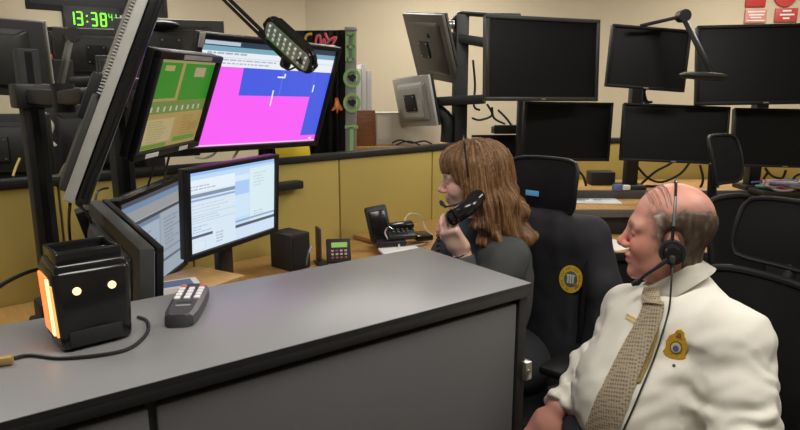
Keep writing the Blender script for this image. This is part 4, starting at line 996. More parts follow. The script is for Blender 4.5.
def skin_col(base, q, male):
    c = np.tile(np.array(base), (len(q),1)); n1 = noise(q*60)*.5+noise(q*25)*.5
    c *= (1+.07*n1)[:,None]
    rosy = np.exp(-(((q[:,0]-.075)/.035)**2+((np.abs(q[:,1])-.04)/.025)**2+((q[:,2]+.03)/.025)**2))+.9*np.exp(-(((q[:,0]-.115)/.02)**2+(q[:,1]/.02)**2+((q[:,2]+.028)/.018)**2))
    c = mixc(c, np.array(base)*np.array([1.0,.62,.58]), np.clip(rosy*.75, 0, 1))
    lip = np.exp(-(((q[:,0]-.098)/.018)**4+(q[:,1]/.025)**4+((q[:,2]+.065)/.011)**4)); c = mixc(c, (.42,.13,.11), lip*.75)
    brow = np.exp(-(((np.abs(q[:,1])-.032)/.022)**4+((q[:,2]-.0225+.08*(np.abs(q[:,1])-.03))/.0055)**4))*(q[:,0] > .05); c = mixc(c, (.20,.12,.08), brow*.7)
    lid = np.exp(-(((np.abs(q[:,1])-.032)/.016)**4+((q[:,2]+.003)/.0045)**4))*(q[:,0] > .07); c = mixc(c, (.12,.06,.045), lid*.85)
    return c
SKIN = colmat('skin', .45, sss=.08, spec=.4)
HAIRM = colmat('hair', .5, bump=.35, bscale=260, spec=.35)

# ---------- man
mf = np.array([math.cos(R(203)), math.sin(R(203)), 0]); ml = np.array([-mf[1], mf[0], 0])
Mb = np.array([mf, ml, [0,0,1.0]])                      # body frame rows
mc = np.array(P(669,233,1.50)); MH = frame((-.93,.37), R(0), R(0))
ms = 1.0; MSC = np.array([.945,1.0,1.06])
def mq(p): return (p-mc) @ MH.T/ms/MSC
def man_head(p): return head_sdf(mq(p), True)*ms
N_ = np.array([.715,1.475,1.085]); HIP = np.array([.60,1.42,.60]); SH_L = np.array([.742,1.30,.995]); SH_R = np.array([.64,1.62,.95])
EL_L = np.array([.718,1.15,.775]); WR_L = np.array([.54,1.06,.735]); EL_R = np.array([.575,1.66,.775]); WR_R = np.array(P(559,406,1.53))
tip = np.array(P(537,437,1.515))
def bq(p, c, tilt=0):
    q = (p-np.asarray(c)) @ Mb.T
    if tilt:
        c_, s_ = math.cos(tilt), math.sin(tilt); x = q[...,0]*c_+q[...,2]*s_; z = -q[...,0]*s_+q[...,2]*c_; q = np.stack([x,q[...,1],z],-1)
    return q
def torso_core(p, g=0.0):
    d = ell(bq(p, (.668,1.452,.905), R(13)), (0,0,0), (.122+g,.172+g,.185))
    d = smin(d, ell(bq(p, (.595,1.425,.775), R(10)), (0,0,0), (.142+g,.172+g,.17)), .07)
    d = smin(d, cap(p, SH_L, SH_R, .066+g), .05)
    d = smin(d, cap(p, N_+np.array([.01,0,-.035]), SH_L+np.array([0,0,.012]), .050, .052), .035)
    d = smin(d, cap(p, N_+np.array([.01,0,-.035]), SH_R+np.array([0,0,.012]), .050, .052), .035)
    return d
def sleeve(p, a, b_, c, r):
    d = cap(p, a, b_, r[0], r[1]); return smin(d, cap(p, b_, c, r[1], r[2]), .03)
def shirt_sdf(p):
    d = torso_core(p, .008)
    d = smin(d, cutsleeve(sleeve(p, SH_L, EL_L, WR_L, (.080,.068,.048)), p, EL_L, WR_L, 0), .035)
    d = smin(d, cutsleeve(sleeve(p, SH_R, EL_R, WR_R, (.066,.060,.042)), p, EL_R, WR_R, .010), .035)
    q = (p) @ Mb.T
    w1 = noise(np.stack([q[...,0]*9+q[...,2]*12, q[...,1]*9-q[...,2]*8, q[...,2]*14-q[...,0]*6], -1))
    w2 = noise(np.stack([q[...,0]*22+q[...,2]*20, q[...,1]*22, q[...,2]*30-q[...,1]*14], -1)+7)
    # folds gather at elbows and armpits
    near = np.exp(-(np.linalg.norm(p-EL_R,axis=-1)/.15)**2)+np.exp(-(np.linalg.norm(p-EL_L,axis=-1)/.14)**2)+.7*np.exp(-(np.linalg.norm(p-SH_L-np.array([-.07,.03,-.08]),axis=-1)/.11)**2)+.6*np.exp(-(np.linalg.norm(p-(EL_R+WR_R)/2,axis=-1)/.14)**2)
    rid = (1-np.abs(w1)*2.2)
    d = d-.0055*w1-.004*w2-near*(.009*rid+.008*w2)
    for a_, b_ in ((SH_R,EL_R),(EL_R,WR_R),(SH_L,EL_L)):
        ab = b_-a_; L = np.linalg.norm(ab); s_ = ((p-a_)@ab)/L; side_ = (p-a_)@np.cross(ab/L, [0,0,1.]) ; r_ = np.linalg.norm(p-a_-(s_/L)[...,None]*ab, axis=-1)
        m_ = np.exp(-((s_-L*.72)/(L*.42))**2)*(r_ < .12)
        d = d-.0042*m_*np.sin(s_*125+side_*70+6*noise(p*14))
    return d
def shirt_cut(p):
    d = shirt_sdf(p)
    neck = cap(p, N_+np.array([-.02,0,-.045]), mc+np.array([.01,0,-.06]), .066, .064)
    d = smax(d, -neck, .006)
    return smax(d, .66-p[...,2], .004)
man = thing('person', 'man in a white shirt with patterned tie and headset seated at right', 'person', (HIP[0],HIP[1],0))
def man_arms(p):
    d = cap(p, EL_R, WR_R, .032, .027); hand_sdf.flip = False
    X = tip-WR_R; 
    d = smin(d, hand_sdf(p, WR_R+X/np.linalg.norm(X)*.035, X, (-.1,-.35,.93), (.35,.4,.42,.45), thumb=(.6,.7,-.2), s=1.04), .012)
    d2 = cap(p, EL_L, WR_L, .042, .031); X2 = WR_L-EL_L+np.array([0,.05,-.02]); hand_sdf.flip = True
    d2 = smin(d2, hand_sdf(p, WR_L+(WR_L-EL_L)/np.linalg.norm(WR_L-EL_L)*.03, X2, (.1,-.2,.95), (.3,.35,.38,.4)), .012); hand_sdf.flip = False
    return np.minimum(d, d2)
def man_core(p): return np.minimum(torso_core(p, -.012), smin(cap(p, SH_L, EL_L, .046,.04), cap(p, SH_R, EL_R, .034,.028), .01))
parts = [nets(man_head, mc-np.array([.155,.155,.215]), mc+np.array([.155,.155,.14]), .003),
         nets(man_arms, np.minimum(tip, WR_R)-np.array([.13,.16,.10]), np.maximum(EL_R, WR_R)+np.array([.03,.06,.10]), .0034),
         nets(man_arms, WR_L-np.array([.22,.12,.13]), EL_L+np.array([.06,.10,.09]), .005),
         nets(man_core, (.30,1.05,.60), (.98,1.75,1.18), .012)]
def man_hair_mask(q):
    ax, az = q[...,0], q[...,2]; ns = noise(q*45)*.010+noise(q*130)*.006
    top = (.062+.22*np.clip(-ax,0,.07)-.5*np.clip(-ax-.07,0,.05)+ns)-az
    front = (.036+.30*np.clip(az-.01,-.03,.06)+ns)*1-ax
    low = np.where(ax > -.034, az+.010-ns*.4, az+.082)
    side = np.where((ax > .004) & (ax < .034), az+.028, low)
    ear = np.minimum(ell(q, (-.010,.085,-.018), (.020,.03,.032)), ell(q, (-.010,-.085,-.018), (.020,.03,.032)))
    return np.minimum.reduce([top, front, side, ear])
def mcol(v):
    c = skin_col((.60,.285,.215), mq(v), True); q = mq(v)
    # greying stubble at the temples and nape
    c = mixc(c, (.20,.125,.09), sm(-.016,.008,man_hair_mask(q))*.8)
    c = mixc(c, (.66,.30,.24), sm(.05,.09,q[:,2])*.5)
    return c
sculpt('body', parts, SKIN, man, mcol)
def man_hair(p):
    q = mq(p); m_ = sm(-.004,.022,man_hair_mask(q))
    th = -.004+.0085*m_+m_*(.0010*noise(q*np.array([80,80,40]))+.0010*noise(q*np.array([220,220,60])))
    return head_sdf(q)-th
def hcol(v):
    q = mq(v); n1 = noise(q*np.array([120,120,60])); c = np.tile(np.array([.078,.050,.033]), (len(q),1))
    g = sm(.006,.034,q[:,0]); c = mixc(c, (.38,.30,.25), np.clip(g*.85+.25*n1,0,1)); c = mixc(c, (.045,.03,.02), np.clip(-n1*.8,0,.6)); return c
sculpt('hair', [nets(man_hair, mc-np.array([.13,.13,.12]), mc+np.array([.13,.13,.13]), .0029)], HAIRM, man, hcol)
# thin combed strands over the forehead and crown
rr = random.Random(3); b = nb()
def onhead(q0):
    q = np.array(q0, float)
    for _ in range(20): q = q-q/np.linalg.norm(q)*float(head_sdf(q[None,:])[0])*.8
    q = q*(1+.002/np.linalg.norm(q)); return V(*(mc+(q*MSC) @ MH))
for i in range(14):
    a = rr.uniform(.0,.055); y0 = rr.uniform(.045,.07); dz = rr.uniform(-.004,.004)
    tube(b, [onhead((a+.012*t_+.02*t_*t_, y0-.085*t_, .075+.028*t_-.01*t_*t_+dz)) for t_ in (0,.25,.5,.75,1.)], [.0007,.0008,.0008,.0007,.0004], 4)
obj('combed_strands', b, mat('strand_brown', (.33,.19,.14), .5), man, kind='stuff')
sculpt('shirt', [nets(shirt_cut, (.26,.98,.655), (.98,1.80,1.20), .0058)], mat('shirt_white', (.72,.695,.615), .75, var=.02, vscale=20, bump=.12, bscale=900), man)
# collar
nk0, nk1 = N_+np.array([-.012,0,-.025]), mc+np.array([.0,0,-.07]); nax = V(*(nk1-nk0)).normalized()
cf = V(-.95,.05,0); cf = (cf-nax*cf.dot(nax)).normalized(); cl_ = nax.cross(cf); b = nb(); rows = []
for i in range(41):
    s = -1+2*i/40; a = s*R(172); fr = abs(s)**5               # s = 0 at the back of the neck
    dr = (-cf)*math.cos(a)+cl_*math.sin(a); base = V(*nk0)+nax*(.060-.016*abs(s)**2.2)+cf*.012*abs(s)**2
    tipd = .040+.030*fr
    rows.append([base-nax*.030+dr*.0635, base+dr*.0655, base+nax*.002+dr*.0685, base-nax*(tipd*.45)+dr*(.079+.006*fr), base-nax*tipd+dr*(.093+.014*fr)+cf*.016*fr])
grid_mesh(b, rows); bmesh.ops.solidify(b, geom=list(b.faces), thickness=.002)
obj('collar', b, MATS['shirt_white'], man)
# trousers, shoes
td = -np.array(cu); tp = np.array(cn)
KN_R, KN_L = HIP+td*.44+tp*.08+np.array([0,0,-.05]), HIP+td*.43-tp*.11+np.array([0,0,-.05])
def trousers(p):
    d = ell(bq(p, HIP+np.array([0,0,.0])), (0,0,0), (.165,.185,.125))
    d = smin(d, ell(bq(p, HIP+mf*.03+np.array([0,0,.08])), (0,0,0), (.150,.178,.075)), .04)
    for k, s in ((KN_R,-1),(KN_L,1)):
        d = smin(d, cap(p, HIP+ml*s*.09+np.array([0,0,-.02]), k, .085, .062), .04); d = smin(d, cap(p, k, np.array([k[0]-.02,k[1],.12]), .060, .045), .03)
    return d-.004*noise(p*16)
sculpt('trousers', [nets(trousers, HIP+np.array([-.66,-.50,-.58]), HIP+np.array([.24,.36,.20]), .011)], mat('dark_trousers', (.012,.013,.017), .85), man)
for k in (KN_R, KN_L):
    a = V(k[0]-.02,k[1],.055); f_ = V(*td)
    b = nb(); tube(b, [a-f_*.05, a+f_*.03, a+f_*.12-V(0,0,.012), a+f_*.19-V(0,0,.022)], [.044,.048,.040,.026], 12, 3); obj('shoe', b, BLKG, man)
# tie laid on the shirt front
def front_sdf(p): return np.minimum(shirt_cut(p), trousers(p))
def skinpt(px, py, off): h = trace(front_sdf, px, py); return h[0]+h[1]*off
TIE = [(664,291,648,289),(664,299,646,296),(667,306,646,305),(664,318,641,318),(656,338,629,338),(647,358,618,357),(638,380,608,379),(630,402,598,401),(622,424,588,424),(616,444,582,444)]
rows = []
for xr_, yr_, xl_, yl_ in TIE:
    hs = trace_many(front_sdf, [(xr_+(xl_-xr_)*k/4, yr_+(yl_-yr_)*k/4) for k in range(5)])
    rows.append([h[0]+h[1]*(.009+.004*math.sin(k/4*math.pi)) for k, h in enumerate(hs)])
def densify(rw, k=3):
    cols = [smoothpath([r_[c] for r_ in rw], k) for c in range(len(rw[0]))]; return [[cols[c][i] for c in range(len(cols))] for i in range(len(cols[0]))]
def lift(rw, fn, gap):
    """keep a ribbon clear of the surface below it"""
    for _ in range(4):
        P_ = np.array([p_ for r_ in rw for p_ in r_]); d = fn(P_); e = 1e-3
        g = np.stack([fn(P_+dx)-fn(P_-dx) for dx in np.eye(3)*e], -1); g /= np.linalg.norm(g, axis=-1)[:,None]+1e-9
        P_ = P_+g*np.maximum(gap-d, 0)[:,None]; n_ = len(rw[0]); rw = [[V(*P_[i*n_+k]) for k in range(n_)] for i in range(len(rw))]
    return rw
head_rows = [list(r_) for r_ in rows[:3]]
rows = densify(rows)
for _ in range(6):
    for i in range(1, len(rows)-1):
        for k in range(5): rows[i][k] = rows[i][k]*.5+(rows[i-1][k]+rows[i+1][k])*.25
rows = lift(rows, front_sdf, .007)
tiem = bpy.data.materials.new('tie_pattern'); tiem.use_nodes = True; nt = tiem.node_tree; bs = nt.nodes['Principled BSDF']; bs.inputs['Roughness'].default_value = .5
tc = nt.nodes.new('ShaderNodeTexCoord'); mp = nt.nodes.new('ShaderNodeMapping'); mp.inputs['Rotation'].default_value = (0,R(20),R(45)); vo = nt.nodes.new('ShaderNodeTexVoronoi'); vo.inputs['Scale'].default_value = 150; vo.inputs['Randomness'].default_value = .15
rmp = nt.nodes.new('ShaderNodeValToRGB'); rmp.color_ramp.elements[0].color = (.27,.21,.17,1); rmp.color_ramp.elements[0].position = .30; rmp.color_ramp.elements[1].color = (.62,.53,.38,1); rmp.color_ramp.elements[1].position = .46
nt.links.new(tc.outputs['Object'], mp.inputs['Vector']); nt.links.new(mp.outputs['Vector'], vo.inputs['Vector']); nt.links.new(vo.outputs['Distance'], rmp.inputs['Fac']); nt.links.new(rmp.outputs['Color'], bs.inputs['Base Color'])
b = nb(); grid_mesh(b, rows[5:]); bmesh.ops.solidify(b, geom=list(b.faces), thickness=.003); tie = obj('tie', b, tiem, man, label='beige patterned necktie')
b = nb(); kn = densify([[p_+V(*mf)*.008 for p_ in r_] for r_ in head_rows], 3); grid_mesh(b, kn); bmesh.ops.solidify(b, geom=list(b.faces), thickness=.012); obj('knot', b, tiem, tie)
b = nb(); tr2 = []
for xr_, yr_, xl_, yl_ in ((660,312,652,312),(660,330,648,334),(655,350,640,354),(648,368,634,372),(641,382,630,384)): tr2.append([skinpt(xr_+(xl_-xr_)*k/3, yr_+(yl_-yr_)*k/3, .006) for k in range(4)])
tr2 = lift(densify(tr2), front_sdf, .004); grid_mesh(b, tr2); bmesh.ops.solidify(b, geom=list(b.faces), thickness=.002); obj('tie_tail', b, mat('tie_gold', (.42,.30,.08), .5, var=.3, vscale=250), tie)
# embroidered badge and name tape
h, nn = trace(shirt_cut, 677,345); zz = V(.10,-.10,1); zz = (zz-nn*zz.dot(nn)).normalized(); xx = zz.cross(-nn) if zz.cross(-nn).x > 0 else -zz.cross(-nn)
Mbg = basis(xx, -nn, zz, h+nn*.004)
GOLD = mat('gold_thread', (.55,.33,.03), .45, var=.25, vscale=300)
ol = [(0,.040),(.008,.036),(.011,.026),(.020,.018),(.0235,.004),(.021,-.012),(.025,-.022),(.017,-.032),(.008,-.034),(0,-.041),(-.008,-.034),(-.017,-.032),(-.025,-.022),(-.021,-.012),(-.0235,.004),(-.020,.018),(-.011,.026),(-.008,.036)]
b = nb(); prism(b, ol, .004, Mbg @ Matrix.Translation((0,-.003,0))); bd = obj('badge_patch', b, GOLD, man, label='gold embroidered badge on the shirt')
disc = lambda r, y, dz=0: [(r*math.cos(a), r*1.15*math.sin(a)+dz) for a in [2*math.pi*i/18 for i in range(18)]]
for r_, y_, m_, dz in ((.0135,-.0040,mat('badge_brown', (.20,.13,.03), .6),-.004),(.0105,-.0048,mat('badge_pale', (.60,.55,.40), .6),-.004),(.0065,-.0056,mat('badge_blue', (.10,.12,.28), .6),-.006)):
    b = nb(); prism(b, disc(r_,0,dz), .001, Mbg @ Matrix.Translation((0,y_,0))); obj('badge_ring', b, m_, bd)
b = nb(); prism(b, [(-.006,.020),(.006,.020),(.003,.031),(-.003,.031)], .001, Mbg @ Matrix.Translation((0,-.0042,0))); obj('badge_crest', b, MATS['badge_brown'], bd)
h, nn = trace(shirt_cut, 632,319); zz = V(0,0,1); zz = (zz-nn*zz.dot(nn)).normalized(); xx = zz.cross(nn); xx = xx if xx.x > 0 else -xx
Mn = basis(xx, -nn, zz, h+nn*.0035)
b = nb()
for j, row in enumerate(((-.022,.020),(-.018,.024))):
    x = row[0]
    while x < row[1]:
        l = rr.uniform(.002,.004); box(b, Mn @ V(x+l/2,0,.004-j*.008), (l,.001,.0045), Mn.to_3x3()); x += l+.0014
obj('name_stitching', b, mat('gold_stitch', (.72,.50,.12), .6), man)
h, nn = trace(shirt_cut, 674,366); b = nb(); cyl(b, h, h+nn*.003, .0035, seg=10); obj('pocket_button', b, mat('dark_button', (.05,.04,.03), .4), man)
# headset
t = thing('headset', 'black single ear headset with microphone boom worn by the man', 'headset', V(*mc))
def hp(x, y, z): return V(*(mc+(np.array([x,y,z])*MSC) @ MH))
b = nb(); arc = [hp(-.005, .089*math.cos(a), -.012+.1335*math.sin(a)) for a in [math.pi*i/28 for i in range(29)]]; tube(b, arc, .0055, 8, 0, flat=.55); bnd = obj('headband', b, BLKG, t)
b = nb(); tube(b, [p_+(p_-V(*mc)).normalized()*.0035 for p_ in arc[3:9]], .003, 6); obj('slider', b, mat('grey_slider', (.16,.16,.16), .35), bnd)
b = nb(); cyl(b, hp(-.008,.084,-.026), hp(-.008,.098,-.026), .031, .029, 24); ec = obj('ear_cushion', b, BLKM, t)
b = nb(); cyl(b, hp(-.008,.098,-.026), hp(-.008,.110,-.026), .022, .017, 24); obj('ear_cap', b, BLKG, ec)
b = nb(); box(b, hp(-.008,.110,-.036), (.012,.012,.018), None, .004); obj('pivot', b, DGREY, ec)
b = nb(); tube(b, [hp(.002,.110,-.038),hp(.026,.106,-.060),hp(.050,.096,-.082),hp(.066,.084,-.103)], [.0055,.0045,.004,.004], 8, 4); bo = obj('boom', b, BLK, t)
b = nb(); tube(b, [hp(.060,.088,-.097),hp(.066,.084,-.103),hp(.078,.076,-.112)], [.006,.0085,.006], 10, 3); obj('microphone', b, BLKM, bo)
ea = hp(-.010,.108,-.05); cpts = [ea]+[skinpt(x,y,.006) for x,y in ((670,310),(663,335),(654,360),(644,385),(633,410),(622,434))]
cpts.insert(1, (ea*.55+cpts[1]*.45)+V(-.004,-.01,0))
b = nb(); tube(b, cpts, .0022, 6, 5); obj('cord', b, CABLE, t)
b = nb(); cyl(b, hp(-.009,.108,-.045), hp(-.010,.108,-.068), .006, .003, 10); obj('cord_sleeve', b, BLK, t)
# ---------- woman
lc = np.array(P(472,178,2.10)); LH = frame((-1,.10), R(8), 0); ls = .95
def lq(p): return (p-lc) @ LH.T/ls
LF = np.array([math.cos(R(203)), math.sin(R(203)), 0]); LL = np.array([-LF[1], LF[0], 0]); Lb = np.array([LF, LL, [0,0,1.]])
LN = np.array([.285,2.125,1.085]); LS = np.array([.355,1.985,1.005]); RS = np.array([.225,2.285,1.01]); LHIP = np.array([.385,2.13,.58])
LE = np.array([.255,1.915,.79]); LWR = np.array(P(462,252,1.955)); LKN = np.array(P(444,221,1.93))
woman = thing('person', 'woman with long brown hair in a dark grey sweater holding a phone handset', 'person', (LHIP[0],LHIP[1],0))
def lady_head(p): return head_sdf(lq(p), False)*ls
def lady_hand(p):
    hand_sdf.flip = False
    d = cap(p, LE, LWR, .036, .025)
    X = LKN-LWR
    Zb = np.array([-.62,-.78,.10])
    return smin(d, hand_sdf(p, LWR+X/np.linalg.norm(X)*.008, X, Zb, (.62,.66,.70,.74), thumb=(.75,.55,-.40), s=.93, spread=.3), .012)
def lady_core(p):
    q = (p-np.array([.335,2.135,.88])) @ Lb.T
    d = ell(q, (0,0,0), (.095,.145,.22)); return smin(smin(d, cap(p, LS, RS, .045), .05), cap(p, LN, np.array([.30,2.12,1.0]), .05), .04)
def lcol(v):
    c = skin_col((.70,.45,.38), lq(v), False); return c
sculpt('body', [nets(lady_head, lc-np.array([.15,.14,.21]), lc+np.array([.14,.14,.14]), .0032), nets(lady_hand, LWR-np.array([.13,.12,.10]), LWR+np.array([.10,.16,.17]), .0027), nets(lady_core, (.15,1.9,.62), (.55,2.4,1.16), .012)], SKIN, woman, lcol)
def sweater(p):
    q = (p-np.array([.345,2.14,.87])) @ Lb.T
    d = ell(q, (0,0,0), (.115,.165,.27)); d = smin(d, ell(q, (.045,0,.05), (.095,.135,.10)), .05)
    d = smin(d, cap(p, LS, RS, .064), .05); d = smin(d, cap(p, LN+np.array([.0,0,-.03]), LS, .055,.058), .04)
    d = smin(d, cutsleeve(sleeve(p, LS, LE, LWR+(LE-LWR)*.10, (.068,.056,.038)), p, LE, LWR, -.012), .03)
    d = smin(d, sleeve(p, RS, np.array([.10,2.36,.80]), np.array([-.05,2.22,.79]), (.066,.054,.04)), .03)
    w1 = noise(np.stack([p[...,0]*10+p[...,2]*13, p[...,1]*10, p[...,2]*16-p[...,0]*9], -1)); w2 = noise(p*np.array([30,30,22])+5)
    d = d-.006*w1-.0025*w2
    d = smax(d, -cap(p, LN+np.array([-.05,-.02,.0]), LN+np.array([-.02,0,.09]), .062, .06), .008)
    return smax(d, .58-p[...,2], .004)
sculpt('sweater', [nets(sweater, (-.12,1.78,.575), (.58,2.50,1.16), .0065)], mat('grey_sweater', (.066,.070,.069), .9, var=.08, vscale=300, bump=.4, bscale=500), woman)
b = nb(); cc = V(*(LN+np.array([-.045,-.012,-.07])))
def inner(p): return ell((p-np.array([.245,2.10,1.0])) @ Lb.T, (0,0,0), (.075,.09,.115))
sculpt('top', [nets(inner, (.12,1.96,.86), (.38,2.24,1.13), .008)], mat('teal_top', (.02,.045,.05), .8), woman)
b.free()
LT = np.array([-.995,.10,0]); LTP = np.array([-.10,-.995,0])
def skirt(p):
    d = ell((p-LHIP) @ Lb.T, (0,0,0), (.16,.18,.125))
    for s in (-1,1):
        k = LHIP+LT*.42+LTP*s*.10+np.array([0,0,-.05]); d = smin(d, cap(p, LHIP+LL*s*.08, k, .08, .058), .04); d = smin(d, cap(p, k, np.array([k[0],k[1],.10]), .056, .042), .03)
    return d
sculpt('trousers', [nets(skirt, LHIP+np.array([-.62,-.42,-.56]), LHIP+np.array([.24,.36,.18]), .012)], MATS['dark_trousers'], woman)
for s in (-1,1):
    k = LHIP+LT*.42+LTP*s*.10; a = V(k[0],k[1],.05); f_ = V(*LT); b = nb(); tube(b, [a-f_*.05, a+f_*.03, a+f_*.12-V(0,0,.012), a+f_*.18-V(0,0,.02)], [.038,.042,.034,.022], 12, 3); obj('shoe', b, BLKG, woman)
# hair: skull cap, fringe and long wavy curtain
def lady_hair(p):
    q = lq(p); x, y, z = q[...,0], q[...,1], q[...,2]; ay = np.abs(y)
    wav = .017*np.sin(z*44+noise(q*10)*3.5)*sm(.02,-.10,z)
    qs = np.stack([x+wav, y+wav*.4, z], -1)
    d = ell(qs, (-.014,0,.036), (.116,.095,.104))
    d = smin(d, cap(qs, (.052,.030,.070), (.060,-.030,.070), .048), .02)                  # fringe mass
    for s in (1,-1):
        c1 = cap(qs, (-.010,s*.062,.05), (-.030,s*.086,-.10), .046, .048); c2 = cap(qs, (-.030,s*.086,-.10), (-.055,s*.098,-.225), .048, .036)
        d = smin(d, smin(c1, c2, .03), .03)
        d = smin(d, cap(qs, (-.028,s*.088,-.10), (-.005,s*.098,-.205), .034, .020), .02)  # lock over the front of the shoulder
    d = smin(d, smin(cap(qs, (-.070,0,.04), (-.092,0,-.10), .066, .070), cap(qs, (-.092,0,-.10), (-.145,.01,-.235), .072, .050), .04), .04)
    d = smin(d, cap(qs, (-.09,.05,-.08), (-.145,.07,-.235), .055, .032), .03)
    face = np.maximum.reduce([.033+.10*np.clip(ay-.03,0,.1)-.0-x+.03*sm(-.03,.03,z), z-(.034+.006*noise(q*50)), -.4-z]);
    d = smax(d, -face*.8, .008)
    # strands
    ang = np.arctan2(y, x+.02); st_ = noise(np.stack([ang*20+noise(q*14)*1.3, z*7+x*6, np.linalg.norm(q,axis=-1)*12], -1)); s2 = noise(np.stack([ang*55+noise(q*20), z*11, x*12], -1)+3)
    return d-.0080*st_-.0035*s2-.008*noise(q*22+2)*sm(.06,-.05,z)
def lhcol(v):
    q = lq(v); ang = np.arctan2(q[:,1], q[:,0]+.02); n1 = noise(np.stack([ang*26+noise(q*14)*1.3, q[:,2]*6+q[:,0]*6, q[:,0]*0], -1)); n2 = noise(np.stack([ang*75, q[:,2]*9, q[:,0]*6], -1)+9)
    c = np.tile(np.array([.145,.070,.030]), (len(q),1)); c = mixc(c, (.30,.165,.075), np.clip(.30+.9*n1,0,1)*.75); c = mixc(c, (.05,.022,.010), np.clip(-n2*1.2,0,.7)); c = mixc(c, (.38,.22,.11), np.clip(n2*1.4-.45,0,.6)); return c
sculpt('hair', [nets(lady_hair, lc-np.array([.20,.18,.34]), lc+np.array([.25,.18,.17]), .004)], HAIRM, woman, lhcol)
rr = random.Random(12); bs_ = []
NS = 150; ZS = [ -.0+.09-.022*k for k in range(17)]
A_ = [rr.uniform(-2.6,2.6) for _ in range(NS)]; q = np.array([(.10*math.cos(math.pi-a)-.03, .085*math.sin(a), 0) for a in A_])
levels = []
for z in ZS:
    q[:,2] = z
    for _ in range(7):
        dv = lady_hair(lc+(q*ls) @ LH); r_ = np.stack([q[:,0]+.05, q[:,1], 0*q[:,0]], -1); r_ /= (np.linalg.norm(r_, axis=-1)[:,None]+1e-6); q = q-r_*(dv*.7)[:,None]
    levels.append(lc+((q+r_*.0015)*ls) @ LH)
b = nb()
for i in range(NS):
    k0 = rr.randint(0,4); k1 = rr.randint(9,16); pts = [V(*levels[k][i]) for k in range(k0, k1)]
    n_ = len(pts); tube(b, smoothpath(pts,2), [.0018*(1-.7*k/(2*n_)) for k in range(2*n_-1)], 4)
obj('hair_strands', b, mat('strand_auburn', (.26,.14,.06), .45, var=.4, vscale=40), woman, kind='stuff')
# ring and bracelet
b = nb(); ax = V(*(LKN-LWR)).normalized(); cw_ = V(*LWR)+ax*.002
s0 = ax.cross(V(0,1,0)).normalized(); s1 = ax.cross(s0); tube(b, [cw_+s0*.031*math.cos(a)+s1*.027*math.sin(a) for a in [2*math.pi*i/20 for i in range(21)]], .0035, 6); obj('bracelet', b, CHROME, woman)
# headset on the woman
t = thing('headset', 'thin black headset band over the brown hair of the woman', 'headset', V(*lc))
def hl2(x,y,z): return V(*(lc+(np.array([x,y,z])*ls) @ LH))
b = nb(); tube(b, [hl2(.012, .112*math.cos(a), .0+.148*math.sin(a)) for a in [R(8)+R(164)*i/26 for i in range(27)]], .0065, 8, 0, flat=.5); obj('headband', b, BLKG, t)
b = nb(); tube(b, [hl2(.105,.045,-.085), hl2(.116,.022,-.078), hl2(.122,.008,-.070)], [.005,.008,.006], 8, 3); mic_ = obj('microphone', b, BLKM, t)
b = nb(); tube(b, [hl2(.0,.100,-.03), hl2(.05,.085,-.07), hl2(.105,.045,-.085)], .003, 6, 4); obj('boom', b, BLK, t)
# handset
t = thing('phone_handset', 'glossy black telephone handset held to the ear of the woman', 'handset', V(*LKN))
e_ = P(477,198,1.965); m_ = P(453,217,1.930); ax = (m_-e_).normalized(); ind = V(.12,1,.15); ind = (ind-ax*ind.dot(ax)).normalized()
b = nb(); tube(b, [e_-ax*.012, e_+ax*.015-ind*.008, (e_+m_)/2-ind*.022, m_-ax*.015-ind*.008, m_+ax*.012], [.019,.029,.029,.029,.019], 12, 5, flat=.9); obj('grip', b, BLKG, t)
b = nb(); cyl(b, e_-ind*.006, e_+ind*.018, .027, .023, 22); obj('earpiece', b, BLKG, t)
b = nb(); cyl(b, m_-ind*.006, m_+ind*.016, .026, .022, 22); obj('mouthpiece', b, BLKG, t)
pts = []; p0 = m_+ax*.012; p1 = P(437,262,1.97)
mid = [p0, P(440,228,2.02), P(438,243,2.02), p1]; sp_ = smoothpath(mid, 24); 
for i, p_ in enumerate(sp_): a = i*1.1; pts.append(p_+V(math.cos(a)*.007, math.sin(a)*.007, 0))
b = nb(); tube(b, pts, .0022, 5); obj('coiled_cord', b, CABLE, t)

# ---------- jacket over the chair back
Mj = np.array(MW[chL.name])
Rj = Mj[:3,:3]; oj = Mj[:3,3]
def jacket_sdf(p):
    q = (p-oj) @ Rj
    lean = -.10*(q[...,2]-.8)
    q = np.stack([q[...,0]-lean, q[...,1], q[...,2]], -1)
    d = rbox(q, (-.262,0,.80), (.075,.225,.27), .05)
    d = smin(d, cap(q, (-.265,-.20,1.03), (-.265,.20,1.03), .072), .04)
    for s in (1,-1):
        d = smin(d, smin(cap(q, (-.265,s*.215,1.0), (-.26,s*.275,.86), .066,.064), cap(q, (-.26,s*.275,.86), (-.25,s*.265,.60), .064,.056), .03), .025)
    d = smin(d, cap(q, (-.235,-.08,1.075), (-.235,.08,1.075), .035), .03)
    w1 = noise(np.stack([q[...,1]*17+q[...,2]*3, q[...,0]*8, q[...,2]*5], -1)); w2 = noise(q*np.array([24,24,20])+3)
    return d-.010*w1-.004*w2
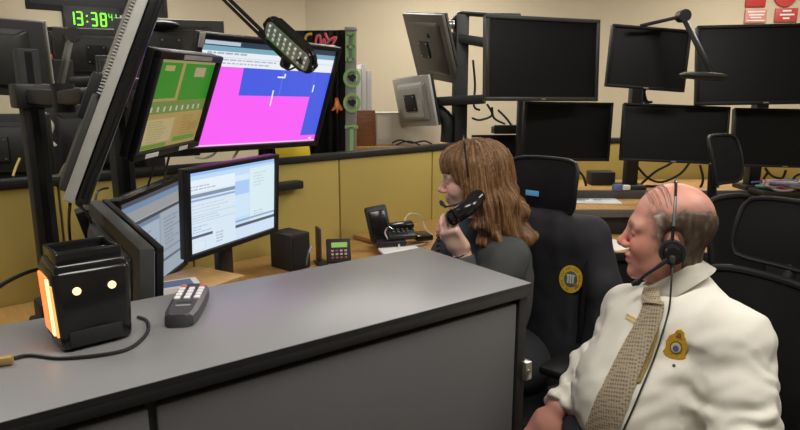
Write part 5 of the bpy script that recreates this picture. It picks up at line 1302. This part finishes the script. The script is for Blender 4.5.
jk = thing('jacket', 'dark navy jacket with round yellow shoulder patch draped over the chair back', 'jacket', V(oj[0],oj[1],.52))
def jacket_out(p):
    # hollow over the chair's own back so the cloth wraps it
    return jacket_sdf(p)
cxy = oj+Rj@np.array([-.3,0,0])
sculpt('cloth', [nets(jacket_out, (cxy[0]-.36,cxy[1]-.36,.49), (cxy[0]+.36,cxy[1]+.36,1.16), .0078)], mat('navy_cloth', (.012,.012,.016), .8, var=.1, vscale=80, bump=.2, bscale=500), jk)
h = trace(jacket_sdf, 571,279, 1.5)
if h:
    h, nn = h; zz = V(0,0,1); zz = (zz-nn*zz.dot(nn)).normalized(); xx = zz.cross(nn); xx = xx if xx.x > 0 else -xx
    Mp = basis(xx, -nn, zz, h+nn*.004)
    b = nb(); prism(b, [(.042*math.cos(a),.050*math.sin(a)) for a in [2*math.pi*i/30 for i in range(30)]], .006, Mp); pt_ = obj('shoulder_patch', b, mat('patch_gold', (.62,.40,.03), .6, var=.1, vscale=200), jk, label='round yellow embroidered patch')
    b = nb(); prism(b, [(.024*math.cos(a),.029*math.sin(a)) for a in [2*math.pi*i/24 for i in range(24)]], .002, Mp @ Matrix.Translation((0,-.0015,0))); obj('patch_centre', b, mat('patch_green', (.07,.11,.08), .6), pt_)
    b = nb()
    for x in (-.009,0,.009): box(b, Mp @ V(x,-.002,-.002), (.006,.001,.026), Mp.to_3x3())
    box(b, Mp @ V(0,-.002,.014), (.03,.001,.006), Mp.to_3x3()); obj('patch_emblem', b, mat('patch_white', (.5,.52,.5), .6), pt_)
    b = nb(); cyl(b, Mp @ V(.02,-.002,-.018), Mp @ V(.02,-.0035,-.018), .006, seg=12); obj('patch_dot', b, mat('patch_red', (.5,.10,.03), .6), pt_)
    b = nb()
    for i in range(26):
        a = R(20+i*320/26-90+20)
        if i % 4 != 3: box(b, Mp @ V(.033*math.cos(a),-.001,.040*math.sin(a)), (.003,.001,.007), Mp.to_3x3() @ Matrix.Rotation(-a+math.pi/2,3,'Y'))
    obj('patch_stitching', b, mat('patch_dark', (.18,.11,.01), .6), pt_)
